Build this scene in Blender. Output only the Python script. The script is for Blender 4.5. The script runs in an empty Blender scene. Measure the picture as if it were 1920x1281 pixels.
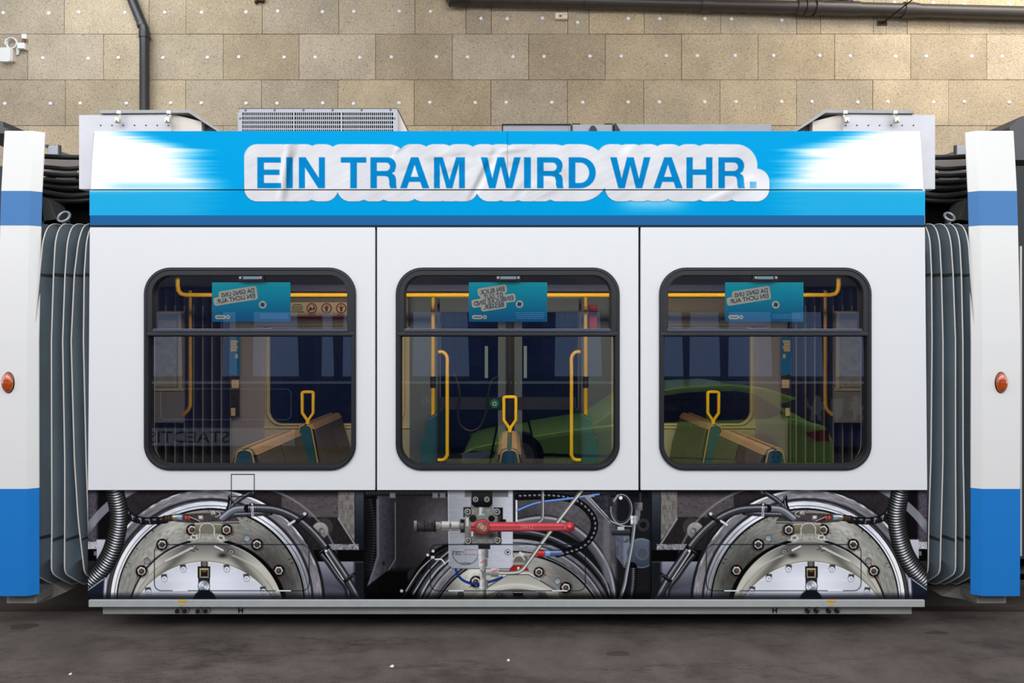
import bpy, math, random
import numpy as np
from mathutils import Vector
from mathutils.geometry import tessellate_polygon
random.seed(7)
PI = math.pi
scene = bpy.context.scene
COL = scene.collection

# ------------------------------------------------------------------ camera
D = 4.0            # camera to the tram's side
F = 1200.0         # focal length in pixels of the 1920 wide frame
EYE = 1.85
cam_data = bpy.data.cameras.new('camera')
cam_data.sensor_width = 36.0
cam_data.lens = 36.0 * F / 1920.0
cam_data.clip_start = 0.05
cam = bpy.data.objects.new('camera', cam_data)
COL.objects.link(cam)
cam.location = (0, -D, EYE)
cam.rotation_euler = (PI / 2, 0, 0)
scene.camera = cam

# ------------------------------------------------------------------ daylight and exposure
world = bpy.data.worlds.new('hall_daylight')
scene.world = world
world.use_nodes = True
bg = world.node_tree.nodes['Background']
bg.inputs[0].default_value = (0.955, 0.975, 1.0, 1)
bg.inputs[1].default_value = 1.5
scene.view_settings.view_transform = 'Standard'
scene.view_settings.look = 'None'
scene.view_settings.gamma = 1.0
scene.view_settings.use_curve_mapping = False
scene.view_settings.exposure = 0.30


def area(name, loc, rot, size, size_y, power, color=(1, 1, 1)):
    l = bpy.data.lights.new(name, 'AREA')
    l.shape = 'RECTANGLE'
    l.size = size; l.size_y = size_y; l.energy = power; l.color = color
    o = bpy.data.objects.new(name, l)
    COL.objects.link(o)
    o.location = loc; o.rotation_euler = rot
    return o


# added fill lights without a built source: for the tram front and far wall
area('front_fill', (0, -7.5, 7.3), (math.radians(52), 0, 0), 16, 2.5, 330, (1.0, 0.985, 0.965))
area('wall_fill', (6.6, 2.6, 7.2), (math.radians(30), 0, 0), 4, 1.2, 122, (1.0, 0.95, 0.86))
area('wall_fill', (-5.0, 2.4, 7.2), (math.radians(30), 0, 0), 3.5, 1.2, 72, (0.84, 0.93, 1.0))

# ------------------------------------------------------------------ measuring
def WX(px, Y=0.0): return (px - 960.0) * (D + Y) / F
def WZ(py, Y=0.0): return EYE - (py - 640.5) * (D + Y) / F
def P(px, py, Y=0.0): return (WX(px, Y), Y, WZ(py, Y))

def s2l(c):
    c = np.clip(np.asarray(c, dtype=float) / 255.0, 0, 1)
    return np.where(c <= 0.04045, c / 12.92, ((c + 0.055) / 1.055) ** 2.4)

# ------------------------------------------------------------------ materials
MATS = {}
def mat(name, rgb, rough=0.5, metal=0.0, spec=0.5, noise=0.0, nscale=20.0, emit=None, coat=0.0, bump=0.0):
    if name in MATS: return MATS[name]
    m = bpy.data.materials.new(name)
    m.use_nodes = True
    nt = m.node_tree
    b = nt.nodes['Principled BSDF']
    lin = tuple(float(v) for v in s2l(rgb)) + (1.0,)
    b.inputs['Base Color'].default_value = lin
    b.inputs['Roughness'].default_value = rough
    b.inputs['Metallic'].default_value = metal
    b.inputs['Specular IOR Level'].default_value = spec
    b.inputs['Coat Weight'].default_value = coat
    if noise or bump:
        tc = nt.nodes.new('ShaderNodeTexCoord')
        n = nt.nodes.new('ShaderNodeTexNoise')
        n.inputs['Scale'].default_value = nscale
        n.inputs['Detail'].default_value = 5
        nt.links.new(tc.outputs['Object'], n.inputs['Vector'])
        if noise:
            mr = nt.nodes.new('ShaderNodeMapRange')
            mr.inputs['From Min'].default_value = 0.25; mr.inputs['From Max'].default_value = 0.75
            mr.inputs['To Min'].default_value = 1 - noise; mr.inputs['To Max'].default_value = 1 + noise
            nt.links.new(n.outputs['Fac'], mr.inputs['Value'])
            mx = nt.nodes.new('ShaderNodeMix'); mx.data_type = 'RGBA'; mx.blend_type = 'MULTIPLY'
            mx.inputs['Factor'].default_value = 1.0
            mx.inputs['A'].default_value = lin
            nt.links.new(mr.outputs['Result'], mx.inputs['B'])
            nt.links.new(mx.outputs['Result'], b.inputs['Base Color'])
        if bump:
            bp = nt.nodes.new('ShaderNodeBump')
            bp.inputs['Strength'].default_value = bump
            bp.inputs['Distance'].default_value = 0.01
            nt.links.new(n.outputs['Fac'], bp.inputs['Height'])
            nt.links.new(bp.outputs['Normal'], b.inputs['Normal'])
    if emit:
        b.inputs['Emission Color'].default_value = lin
        b.inputs['Emission Strength'].default_value = emit
    MATS[name] = m
    return m

def glass(name, tint, refl=1.0, ior=1.7):
    m = bpy.data.materials.new(name); m.use_nodes = True
    nt = m.node_tree; nt.nodes.clear()
    out = nt.nodes.new('ShaderNodeOutputMaterial')
    mix = nt.nodes.new('ShaderNodeMixShader')
    tr = nt.nodes.new('ShaderNodeBsdfTransparent'); tr.inputs['Color'].default_value = tuple(tint) + (1,)
    gl = nt.nodes.new('ShaderNodeBsdfGlossy'); gl.inputs['Roughness'].default_value = 0.0; gl.inputs['Color'].default_value = (0.80, 0.89, 1.0, 1)
    fr = nt.nodes.new('ShaderNodeFresnel'); fr.inputs['IOR'].default_value = ior
    geo = nt.nodes.new('ShaderNodeNewGeometry')
    sub = nt.nodes.new('ShaderNodeMath'); sub.operation = 'SUBTRACT'; sub.inputs[0].default_value = 1.0
    mul = nt.nodes.new('ShaderNodeMath'); mul.operation = 'MULTIPLY'
    mul2 = nt.nodes.new('ShaderNodeMath'); mul2.operation = 'MULTIPLY'; mul2.inputs[1].default_value = refl
    nt.links.new(geo.outputs['Backfacing'], sub.inputs[1])
    nt.links.new(fr.outputs['Fac'], mul.inputs[0]); nt.links.new(sub.outputs[0], mul.inputs[1])
    nt.links.new(mul.outputs[0], mul2.inputs[0])
    nt.links.new(mul2.outputs[0], mix.inputs['Fac'])
    nt.links.new(tr.outputs[0], mix.inputs[1]); nt.links.new(gl.outputs[0], mix.inputs[2])
    nt.links.new(mix.outputs[0], out.inputs['Surface'])
    MATS[name] = m
    return m

def printmat(name, rough=0.35, spec=0.35):
    m = bpy.data.materials.new(name); m.use_nodes = True
    nt = m.node_tree; b = nt.nodes['Principled BSDF']
    a = nt.nodes.new('ShaderNodeVertexColor'); a.layer_name = 'ink'
    nt.links.new(a.outputs['Color'], b.inputs['Base Color'])
    b.inputs['Roughness'].default_value = rough
    b.inputs['Specular IOR Level'].default_value = spec
    MATS[name] = m
    return m

M_WHITE = mat('white_paint', (229, 230, 233), 0.30, spec=0.4)
M_WHITE2 = mat('white_paint_end', (232, 231, 230), 0.22, spec=0.5)
M_STRIPE = mat('stripe_blue', (30, 96, 154), 0.45, spec=0.08)
M_ENDBLUE = mat('end_stripe_blue', (78, 128, 186), 0.4, spec=0.15)
M_SKIRTBLUE = mat('skirt_blue', (34, 122, 202), 0.4, spec=0.15)
M_RUBBER = mat('black_rubber', (36, 37, 42), 0.42, spec=0.5)
M_RUBBER2 = mat('dark_rubber', (18, 18, 21), 0.5)
M_BLACK = mat('black_void', (9, 9, 10), 0.8, spec=0.1)
M_GREYMETAL = mat('grey_sheet_metal', (216, 216, 224), 0.5, metal=0.0, noise=0.06, nscale=6)
M_LID = mat('lid_metal', (168, 167, 169), 0.45, noise=0.15, nscale=9)
M_LIGHTMETAL = mat('light_sheet_metal', (226, 216, 208), 0.5)
M_DARKGREY = mat('dark_grey_metal', (82, 82, 86), 0.5, noise=0.1, nscale=6)
M_SILL = mat('sill_aluminium', (170, 173, 173), 0.45, noise=0.07, nscale=14)
M_SILL2 = mat('lower_rail_aluminium', (146, 146, 142), 0.5, noise=0.08, nscale=10)
M_YELLOWMARK = mat('yellow_marking', (235, 175, 10), 0.5)
M_YELLOW = mat('yellow_rail', (255, 200, 24), 0.3, spec=0.5)
M_BELLOWS = mat('bellows_fabric', (112, 125, 134), 0.55, noise=0.10, nscale=5)
M_TRIM = mat('bellows_trim', (214, 208, 202), 0.4)
M_SEAM = mat('bellows_seam', (48, 50, 50), 0.6)
M_CABLE = mat('black_cable', (24, 24, 26), 0.45)
M_STEEL = mat('steel', (190, 190, 190), 0.3, metal=0.9)
M_ZINC = mat('galvanised_steel', (236, 239, 244), 0.4, metal=0.1)
M_BRASS = mat('padlock_metal', (205, 200, 188), 0.35, metal=0.5)
M_AMBER = mat('amber_lens', (182, 72, 4), 0.08, spec=0.8, noise=0.45, nscale=90, coat=1.0)
M_AMBERRIM = mat('amber_rim', (70, 30, 12), 0.3)
M_PIPE = mat('black_pipe', (44, 43, 44), 0.35, spec=0.5, noise=0.1, nscale=8)
M_PIPE2 = mat('brown_black_pipe', (62, 56, 52), 0.38, spec=0.5, noise=0.12, nscale=8)
M_PLASTIC = mat('white_plastic', (226, 226, 224), 0.4)
M_BROWN = mat('brown_plastic', (130, 80, 55), 0.5)
M_CREAM = mat('interior_cream', (205, 196, 160), 0.5)
M_GREYINT = mat('interior_grey', (176, 168, 166), 0.55)
M_DARKINT = mat('interior_dark', (38, 42, 58), 0.6)
M_FLOORINT = mat('interior_floor', (50, 50, 54), 0.7)
M_CEILINT = mat('interior_ceiling', (92, 98, 128), 0.5)
M_TEAL = mat('seat_shell_teal', (36, 84, 92), 0.45)
M_SEAT = mat('seat_leather', (78, 72, 66), 0.5, noise=0.1, nscale=15)
M_SEATTOP = mat('seat_brown_leather', (158, 128, 94), 0.45, noise=0.12, nscale=15)
M_GOLD = mat('seat_edge_gold', (190, 150, 80), 0.4)
M_DOORBLUE = mat('door_blue', (44, 58, 104), 0.45)
M_DOORGREY = mat('door_grey', (112, 122, 124), 0.45)
M_RED = mat('red_box', (190, 24, 24), 0.45)
M_GREEN = mat('button_green', (20, 140, 90), 0.4)
M_PLEAT = mat('gangway_pleat', (66, 70, 90), 0.6)
M_PLEATEDGE = mat('gangway_pleat_edge', (170, 160, 150), 0.5)
M_POSTERBEIGE = mat('poster_sticker', (255, 226, 170), 0.5)
M_POSTERINK = mat('poster_ink', (6, 84, 104), 0.5)
M_SIGN = mat('sign_cream', (240, 226, 180), 0.5)
M_SIGNRED = mat('sign_red', (200, 26, 40), 0.5)
M_SIGNBLACK = mat('sign_black', (18, 18, 20), 0.5)
M_PRINT = printmat('printed_film', 0.5, 0.02)
M_GLASS = glass('window_glass', (0.76, 0.80, 0.88), 1.0, 2.0)
M_GLASSFAR = glass('far_window_glass', (0.20, 0.25, 0.42), 0.5, 1.5)

# ------------------------------------------------------------------ mesh building
class MB:
    def __init__(s): s.v = []; s.f = []; s.mi = []; s.cur = 0
    def add(s, vs, fs):
        o = len(s.v); s.v.extend([tuple(p) for p in vs])
        for f in fs: s.f.append([i + o for i in f]); s.mi.append(s.cur)
        return s
    def box(s, x0, x1, y0, y1, z0, z1):
        v = [(x, y, z) for z in (z0, z1) for y in (y0, y1) for x in (x0, x1)]
        return s.add(v, [(0, 2, 3, 1), (4, 5, 7, 6), (0, 1, 5, 4), (2, 6, 7, 3), (0, 4, 6, 2), (1, 3, 7, 5)])
    def pbox(s, a0, b0, a1, b1, Y, th=0.01):
        "box whose front face at depth Y covers the picture rectangle"
        return s.box(WX(min(a0, a1), Y), WX(max(a0, a1), Y), Y, Y + th, WZ(max(b0, b1), Y), WZ(min(b0, b1), Y))
    def slab(s, outer, holes, y0, y1):
        "polygon with holes in the XZ plane, extruded from y0 to y1"
        loops = [outer] + list(holes)
        polys = [[Vector((p[0], p[1], 0)) for p in l] for l in loops]
        tris = tessellate_polygon(polys)
        flat = [p for l in loops for p in l]
        n = len(flat)
        vs = [(p[0], y0, p[1]) for p in flat] + [(p[0], y1, p[1]) for p in flat]
        fs = []
        for a, b, c in tris:
            A, B, C_ = flat[a], flat[b], flat[c]
            cr = (B[0] - A[0]) * (C_[1] - A[1]) - (B[1] - A[1]) * (C_[0] - A[0])
            if cr < 0: b, c = c, b
            fs.append((a, b, c)); fs.append((a + n, c + n, b + n))
        k = 0
        for l in loops:
            m = len(l)
            ar = sum(l[i][0] * l[(i + 1) % m][1] - l[(i + 1) % m][0] * l[i][1] for i in range(m))
            outer_loop = (k == 0)
            for i in range(m):
                a, b = k + i, k + (i + 1) % m
                if (ar > 0) == outer_loop: fs.append((a, a + n, b + n, b))
                else: fs.append((a, b, b + n, a + n))
            k += m
        return s.add(vs, fs)
    def tube(s, path, r, n=10, cap=True, closed=False):
        pts = [Vector(p) for p in path]
        m = len(pts); vs = []; fs = []
        ref = None
        for i, p in enumerate(pts):
            if closed: t = pts[(i + 1) % m] - pts[i - 1]
            else: t = pts[min(i + 1, m - 1)] - pts[max(i - 1, 0)]
            t.normalize()
            if ref is None:
                ref = Vector((0, 0, 1)) if abs(t.z) < 0.9 else Vector((0, 1, 0))
            u = ref - t * ref.dot(t)
            if u.length < 1e-6: u = t.orthogonal()
            u.normalize(); w = t.cross(u); ref = u
            rr = r[i] if isinstance(r, (list, tuple)) else r
            for k in range(n):
                a = 2 * PI * k / n
                vs.append(p + (u * math.cos(a) + w * math.sin(a)) * rr)
        for i in range(m if closed else m - 1):
            j = (i + 1) % m
            for k in range(n):
                k2 = (k + 1) % n
                fs.append((i * n + k, i * n + k2, j * n + k2, j * n + k))
        if cap and not closed:
            fs.append(tuple(range(n - 1, -1, -1))); fs.append(tuple(range((m - 1) * n, m * n)))
        return s.add(vs, fs)
    def ydisc(s, cx, cz, r, y0, y1, n=20, rz=None):
        pts = [(cx + r * math.cos(2 * PI * k / n), cz + (rz or r) * math.sin(2 * PI * k / n)) for k in range(n)]
        return s.slab(pts, [], y0, y1)
    def dome(s, cx, cz, rx, rz, y, h, n=24, m=6):
        vs = []; fs = []
        for i in range(m):
            a = PI / 2 * i / m
            for k in range(n):
                t = 2 * PI * k / n
                vs.append((cx + rx * math.cos(a) * math.cos(t), y - h * math.sin(a), cz + rz * math.cos(a) * math.sin(t)))
        vs.append((cx, y - h, cz))
        for i in range(m - 1):
            for k in range(n):
                k2 = (k + 1) % n
                fs.append((i * n + k, i * n + k2, (i + 1) * n + k2, (i + 1) * n + k))
        for k in range(n): fs.append(((m - 1) * n + k, (m - 1) * n + (k + 1) % n, m * n))
        fs.append(tuple(range(n - 1, -1, -1)))
        return s.add(vs, fs)
    def build(s, name, m, parent=None, smooth=False, bevel=0.0):
        me = bpy.data.meshes.new(name)
        me.from_pydata(s.v, [], s.f)
        for mm in (m if isinstance(m, (list, tuple)) else [m]): me.materials.append(mm)
        if isinstance(m, (list, tuple)): me.polygons.foreach_set('material_index', s.mi)
        if smooth:
            me.polygons.foreach_set('use_smooth', [True] * len(me.polygons))
            if hasattr(me, 'set_sharp_from_angle'): me.set_sharp_from_angle(angle=math.radians(40))
        me.update()
        o = bpy.data.objects.new(name, me)
        COL.objects.link(o)
        if parent is not None: o.parent = parent
        if bevel:
            b = o.modifiers.new('bevel', 'BEVEL'); b.width = bevel; b.segments = 2; b.limit_method = 'ANGLE'
        return o

def tag(o, label, cat, group=None):
    o['label'] = label; o['category'] = cat
    if group: o['group'] = group
    return o
def thing(name, label, cat, loc=(0, 0, 0), group=None):
    o = bpy.data.objects.new(name, None); COL.objects.link(o)
    o.location = loc
    o.empty_display_size = 0.1
    return tag(o, label, cat, group)
def struct(o): o['kind'] = 'structure'; return o

def rrect(x0, x1, z0, z1, r, n=8):
    "rounded rectangle; r = radius or (bottom left, bottom right, top right, top left)"
    if not isinstance(r, (tuple, list)): r = (r,) * 4
    out = []
    for (cx, cz, a0, rr) in ((x0 + r[0], z0 + r[0], PI, r[0]), (x1 - r[1], z0 + r[1], 1.5 * PI, r[1]),
                             (x1 - r[2], z1 - r[2], 0, r[2]), (x0 + r[3], z1 - r[3], 0.5 * PI, r[3])):
        if rr <= 0: out.append((cx, cz)); continue
        for k in range(n + 1):
            a = a0 + PI / 2 * k / n
            out.append((cx + rr * math.cos(a), cz + rr * math.sin(a)))
    return out
def prr(a0, b0, a1, b1, r, Y=0.0, n=8):
    "rounded rectangle from picture coordinates, radius in picture pixels"
    k = (D + Y) / F
    rr = tuple(q * k for q in r) if isinstance(r, (tuple, list)) else r * k
    return rrect(WX(a0, Y), WX(a1, Y), WZ(b1, Y), WZ(b0, Y), rr, n)
def ppoly(pts, Y=0.0): return [(WX(a, Y), WZ(b, Y)) for a, b in pts]

def catmull(pts, n=8):
    pts = [tuple(map(float, p)) for p in pts]
    if len(pts) < 3: return pts
    q = [pts[0]] + pts + [pts[-1]]
    out = []
    for i in range(1, len(q) - 2):
        p0, p1, p2, p3 = q[i - 1], q[i], q[i + 1], q[i + 2]
        for k in range(n):
            t = k / n
            out.append(tuple(0.5 * (2 * b + (c - a) * t + (2 * a - 5 * b + 4 * c - d) * t * t + (3 * b - a - 3 * c + d) * t ** 3)
                             for a, b, c, d in zip(p0, p1, p2, p3)))
    out.append(pts[-1])
    return out

def text_mesh(txt, height, bold=0.0):
    "lettering as flat triangles: (verts 2D, faces), cap height = height, origin at the left of the baseline"
    cu = bpy.data.curves.new('lettering_curve', 'FONT')
    cu.body = txt; cu.size = 1.0; cu.resolution_u = 3; cu.offset = bold; cu.fill_mode = 'FRONT'
    ob = bpy.data.objects.new('lettering_curve', cu); COL.objects.link(ob)
    dg = bpy.context.evaluated_depsgraph_get()
    me = ob.evaluated_get(dg).to_mesh()
    vs = [(v.co.x, v.co.y) for v in me.vertices]; fs = [tuple(p.vertices) for p in me.polygons]
    ob.evaluated_get(dg).to_mesh_clear()
    bpy.data.objects.remove(ob); bpy.data.curves.remove(cu)
    s = height / 0.69
    return [(x * s, y * s) for x, y in vs], fs

def put_text(mb, txt, height, cx, cz, Y, width=None, ang=0.0, mirror=False, bold=0.0, flip=False, anchor='c'):
    vs, fs = text_mesh(txt, height, bold)
    if not vs: return
    x0 = min(v[0] for v in vs); x1 = max(v[0] for v in vs)
    k = width / (x1 - x0) if width else 1.0
    out = []
    for x, z in vs:
        x = (x - (x0 + x1) / 2) * k; z = z - height / 2
        if mirror: x = -x
        xr = x * math.cos(ang) - z * math.sin(ang); zr = x * math.sin(ang) + z * math.cos(ang)
        out.append((cx + xr, Y, cz + zr))
    mb.add(out, fs)
# ------------------------------------------------------------------ printed film: a flat drawing, one colour per mesh point
_rng = np.random.RandomState(3)
_NG = _rng.rand(256, 256)
def vnoise(X, Y, s, seed=0):
    x = X / s + seed * 17.3 + 1000; y = Y / s + seed * 9.7 + 1000
    xi = np.floor(x).astype(int); yi = np.floor(y).astype(int)
    fx = x - xi; fy = y - yi
    fx = fx * fx * (3 - 2 * fx); fy = fy * fy * (3 - 2 * fy)
    a = _NG[xi % 256, yi % 256]; b = _NG[(xi + 1) % 256, yi % 256]
    c = _NG[xi % 256, (yi + 1) % 256]; d = _NG[(xi + 1) % 256, (yi + 1) % 256]
    return (a * (1 - fx) + b * fx) * (1 - fy) + (c * (1 - fx) + d * fx) * fy
def sstep(a, b, x):
    t = np.clip((x - a) / (b - a), 0, 1); return t * t * (3 - 2 * t)
def sdpoly(X, Y, pts):
    n = len(pts); d = np.full(X.shape, 1e18); sgn = np.ones(X.shape)
    for i in range(n):
        vx, vy = pts[i]; wx, wy = pts[i - 1]
        ex, ey = wx - vx, wy - vy
        ax, ay = X - vx, Y - vy
        t = np.clip((ax * ex + ay * ey) / (ex * ex + ey * ey + 1e-12), 0, 1)
        bx, by = ax - ex * t, ay - ey * t
        d = np.minimum(d, bx * bx + by * by)
        c1 = Y >= vy; c2 = Y < wy; c3 = ex * ay > ey * ax
        flip = (c1 & c2 & c3) | (~c1 & ~c2 & ~c3)
        sgn = np.where(flip, -sgn, sgn)
    return sgn * np.sqrt(d)

class Ras:
    def __init__(s, X, Y, base=(0, 0, 0)):
        s.X = X; s.Y = Y
        s.C = np.zeros(X.shape + (3,)); s.C[:] = base
        s.x0 = X[0, 0]; s.y0 = Y[0, 0]
        s.dx = (X[0, -1] - X[0, 0]) / (X.shape[1] - 1); s.dy = (Y[-1, 0] - Y[0, 0]) / (X.shape[0] - 1)
    def win(s, xa, xb, ya, yb):
        h, w = s.X.shape
        i0 = max(0, int((ya - s.y0) / s.dy) - 3); i1 = min(h, int((yb - s.y0) / s.dy) + 4)
        j0 = max(0, int((xa - s.x0) / s.dx) - 9); j1 = min(w, int((xb - s.x0) / s.dx) + 10)
        if i1 <= i0 or j1 <= j0: return None
        return (slice(i0, i1), slice(j0, j1))
    def mix(s, sl, a, col):
        col = np.asarray(col, dtype=float)
        s.C[sl] = s.C[sl] * (1 - a[..., None]) + col * a[..., None]
    def fill(s, pts, col, soft=1.0, alpha=1.0):
        xs = [p[0] for p in pts]; ys = [p[1] for p in pts]
        sl = s.win(min(xs) - soft, max(xs) + soft, min(ys) - soft, max(ys) + soft)
        if sl is None: return
        X, Y = s.X[sl], s.Y[sl]
        a = np.clip(0.5 - sdpoly(X, Y, pts) / soft, 0, 1) * alpha
        s.mix(sl, a, col(X, Y) if callable(col) else col)
    def rect(s, x0, y0, x1, y1, col, soft=1.0, alpha=1.0):
        s.fill([(x0, y0), (x1, y0), (x1, y1), (x0, y1)], col, soft, alpha)
    def disc(s, cx, cy, r, col, soft=1.0, alpha=1.0, r0=0.0, ry=None, ang=None):
        k = 1.0 if ry is None else r / ry
        sl = s.win(cx - r - soft, cx + r + soft, cy - r / k - soft, cy + r / k + soft)
        if sl is None: return
        X, Y = s.X[sl], s.Y[sl]
        d = np.hypot(X - cx, (Y - cy) * k)
        a = np.clip(0.5 - (d - r) / soft, 0, 1) * alpha
        if r0 > 0: a = a * np.clip(0.5 + (d - r0) / soft, 0, 1)
        if ang:
            th = np.degrees(np.arctan2(-(Y - cy), X - cx)) % 360
            a = a * sstep(ang[0] - 4, ang[0] + 4, th) * (1 - sstep(ang[1] - 4, ang[1] + 4, th))
        c = col(X, Y, d, np.arctan2(Y - cy, X - cx)) if callable(col) else col
        s.mix(sl, a, c)
    def tube(s, pts, w, col, smooth=True, rib=None, lo=0.3, hl=0.6, pos=-0.35, soft=1.0, flat=False, alpha=1.0, hw=0.22):
        pts = catmull(pts, 8) if smooth else pts
        xs = [p[0] for p in pts]; ys = [p[1] for p in pts]
        sl = s.win(min(xs) - w, max(xs) + w, min(ys) - w, max(ys) + w)
        if sl is None: return
        X, Y = s.X[sl], s.Y[sl]
        best = np.full(X.shape, 1e9); sa = np.zeros(X.shape); tt = np.zeros(X.shape); acc = 0.0
        for (ax, ay), (bx, by) in zip(pts[:-1], pts[1:]):
            ex, ey = bx - ax, by - ay; L = math.hypot(ex, ey)
            if L < 1e-6: continue
            t = np.clip(((X - ax) * ex + (Y - ay) * ey) / (L * L), 0, 1)
            qx, qy = X - ax - ex * t, Y - ay - ey * t
            d = np.hypot(qx, qy)
            m = d < best
            best = np.where(m, d, best); sa = np.where(m, acc + t * L, sa)
            tt = np.where(m, (ex * qy - ey * qx) / L, tt)
            acc += L
        a = np.clip(0.5 - (best - w / 2) / soft, 0, 1) * alpha
        c = np.zeros(X.shape + (3,)); c[:] = col
        if not flat:
            t = np.clip(tt / (w / 2), -1, 1)
            f = lo + (1 - lo) * np.sqrt(np.clip(1 - t * t, 0, 1)) 
            h = hl * np.exp(-((t - pos) / hw) ** 2)
            if rib:
                p, dep = rib[0], rib[1]
                wv = 0.5 + 0.5 * np.cos(2 * PI * (sa + 0.25 * w * (t * t) * (rib[2] if len(rib) > 2 else 0)) / p)
                f = f * (1 - dep * wv); h = h * (1 - wv)
            c = c * f[..., None] + 255 * h[..., None] * np.array([0.92, 0.94, 1.0])
        s.mix(sl, a, np.clip(c, 0, 255))
    def line(s, pts, w, col, alpha=1.0, soft=1.0, smooth=False):
        s.tube(pts, w, col, smooth=smooth, flat=True, alpha=alpha, soft=soft)
    def shade(s, cx, cy, rx, ry, k, ang=0.0):
        "printed soft light or dark spot: k > 1 lightens, k < 1 darkens"
        R = max(rx, ry) * 2.6
        sl = s.win(cx - R, cx + R, cy - R, cy + R)
        if sl is None: return
        X, Y = s.X[sl] - cx, s.Y[sl] - cy
        c, q = math.cos(ang), math.sin(ang)
        g = np.exp(-(((X * c + Y * q) / rx) ** 2 + ((-X * q + Y * c) / ry) ** 2))
        s.C[sl] = np.clip(s.C[sl] * (1 + (k - 1) * g[..., None]), 0, 255)

def nz(col, amp, s=3.0, seed=1, sy=None):
    col = np.asarray(col, float)
    def f(X, Y, *_):
        n = vnoise(X, Y * (s / (sy or s)), s, seed) * 0.6 + vnoise(X, Y, s * 0.45, seed + 3) * 0.4
        return np.clip(col * (1 + amp * (n[..., None] - 0.5) * 2), 0, 255)
    return f
def vgrad(c0, c1, y0, y1, amp=0.0, horiz=False):
    c0 = np.asarray(c0, float); c1 = np.asarray(c1, float)
    def f(X, Y, *_):
        t = np.clip(((X if horiz else Y) - y0) / (y1 - y0), 0, 1)[..., None]
        c = c0 * (1 - t) + c1 * t
        if amp: c = c * (1 + amp * (vnoise(X, Y, 4, 5)[..., None] - 0.5) * 2)
        return np.clip(c, 0, 255)
    return f
def conic(col, terms, amp=0.0, rs=None):
    col = np.asarray(col, float)
    def f(X, Y, d, th):
        k = np.ones(X.shape)
        for n, a, ph in terms: k = k + a * np.cos(n * (th - ph))
        if rs: k = k * (1 + rs[1] * np.sin(d * 2 * PI / rs[0]))
        if amp: k = k * (1 + amp * (vnoise(th * 40, d, 2.0, 4) - 0.5) * 2)
        return np.clip(col * k[..., None], 0, 255)
    return f

def nut(R, x, y, r=10.8, rot=0.3, red=(0.8, 3.9)):
    for a in red:
        R.line([(x + 8 * math.cos(a), y - 8 * math.sin(a)), (x + 15.5 * math.cos(a), y - 15.5 * math.sin(a))], 1.7, (176, 36, 40))
    R.disc(x, y, r, (14, 13, 14)); R.disc(x + 1, y + 1, r + 1.5, (30, 28, 28), 2.0, 0.5, r0=r)
    hexa = [(x + r * 0.78 * math.cos(rot + k * PI / 3), y + r * 0.78 * math.sin(rot + k * PI / 3)) for k in range(6)]
    R.fill(hexa, vgrad((226, 224, 218), (150, 148, 144), y - r * 0.8, y + r * 0.8))
    R.disc(x, y, r * 0.46, (52, 46, 44)); R.disc(x - 0.5, y - 0.5, r * 0.3, (112, 92, 84))
    R.line([(x - 2, y + 2), (x + 2, y - 2)], 1.0, (170, 60, 56))
def plug(R, x, y, r=6.2, col=(150, 162, 178)):
    R.disc(x, y, r, (60, 62, 64)); R.disc(x, y, r - 0.8, vgrad(np.array(col) * 0.85, np.array(col) * 1.15, y - r, y + r))
def allen(R, x, y, r=6.0):
    R.disc(x + 0.6, y + 0.8, r + 1.2, (34, 32, 32)); R.disc(x, y, r, (178, 176, 172)); R.disc(x, y, r * 0.72, (96, 94, 92), r0=r * 0.55)
    R.disc(x, y, r * 0.5, (40, 38, 38)); R.disc(x - 0.6, y - 0.4, r * 0.22, (200, 200, 205))
def hatch_outline(R, x0, y0, x1, y1, r=13):
    pts = []
    for cx, cy, a0 in ((x0 + r, y0 + r, 180), (x1 - r, y0 + r, 270), (x1 - r, y1 - r, 0), (x0 + r, y1 - r, 90)):
        for k in range(7):
            a = math.radians(a0 + 15 * k); pts.append((cx + r * math.cos(a), cy + r * math.sin(a)))
    pts.append(pts[0])
    R.line(pts, 1.5, (26, 38, 50))
    R.line([(x0 + r, y0 - 1.2), (x1 - r, y0 - 1.2)], 0.8, (60, 96, 130), 0.5)

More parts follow.
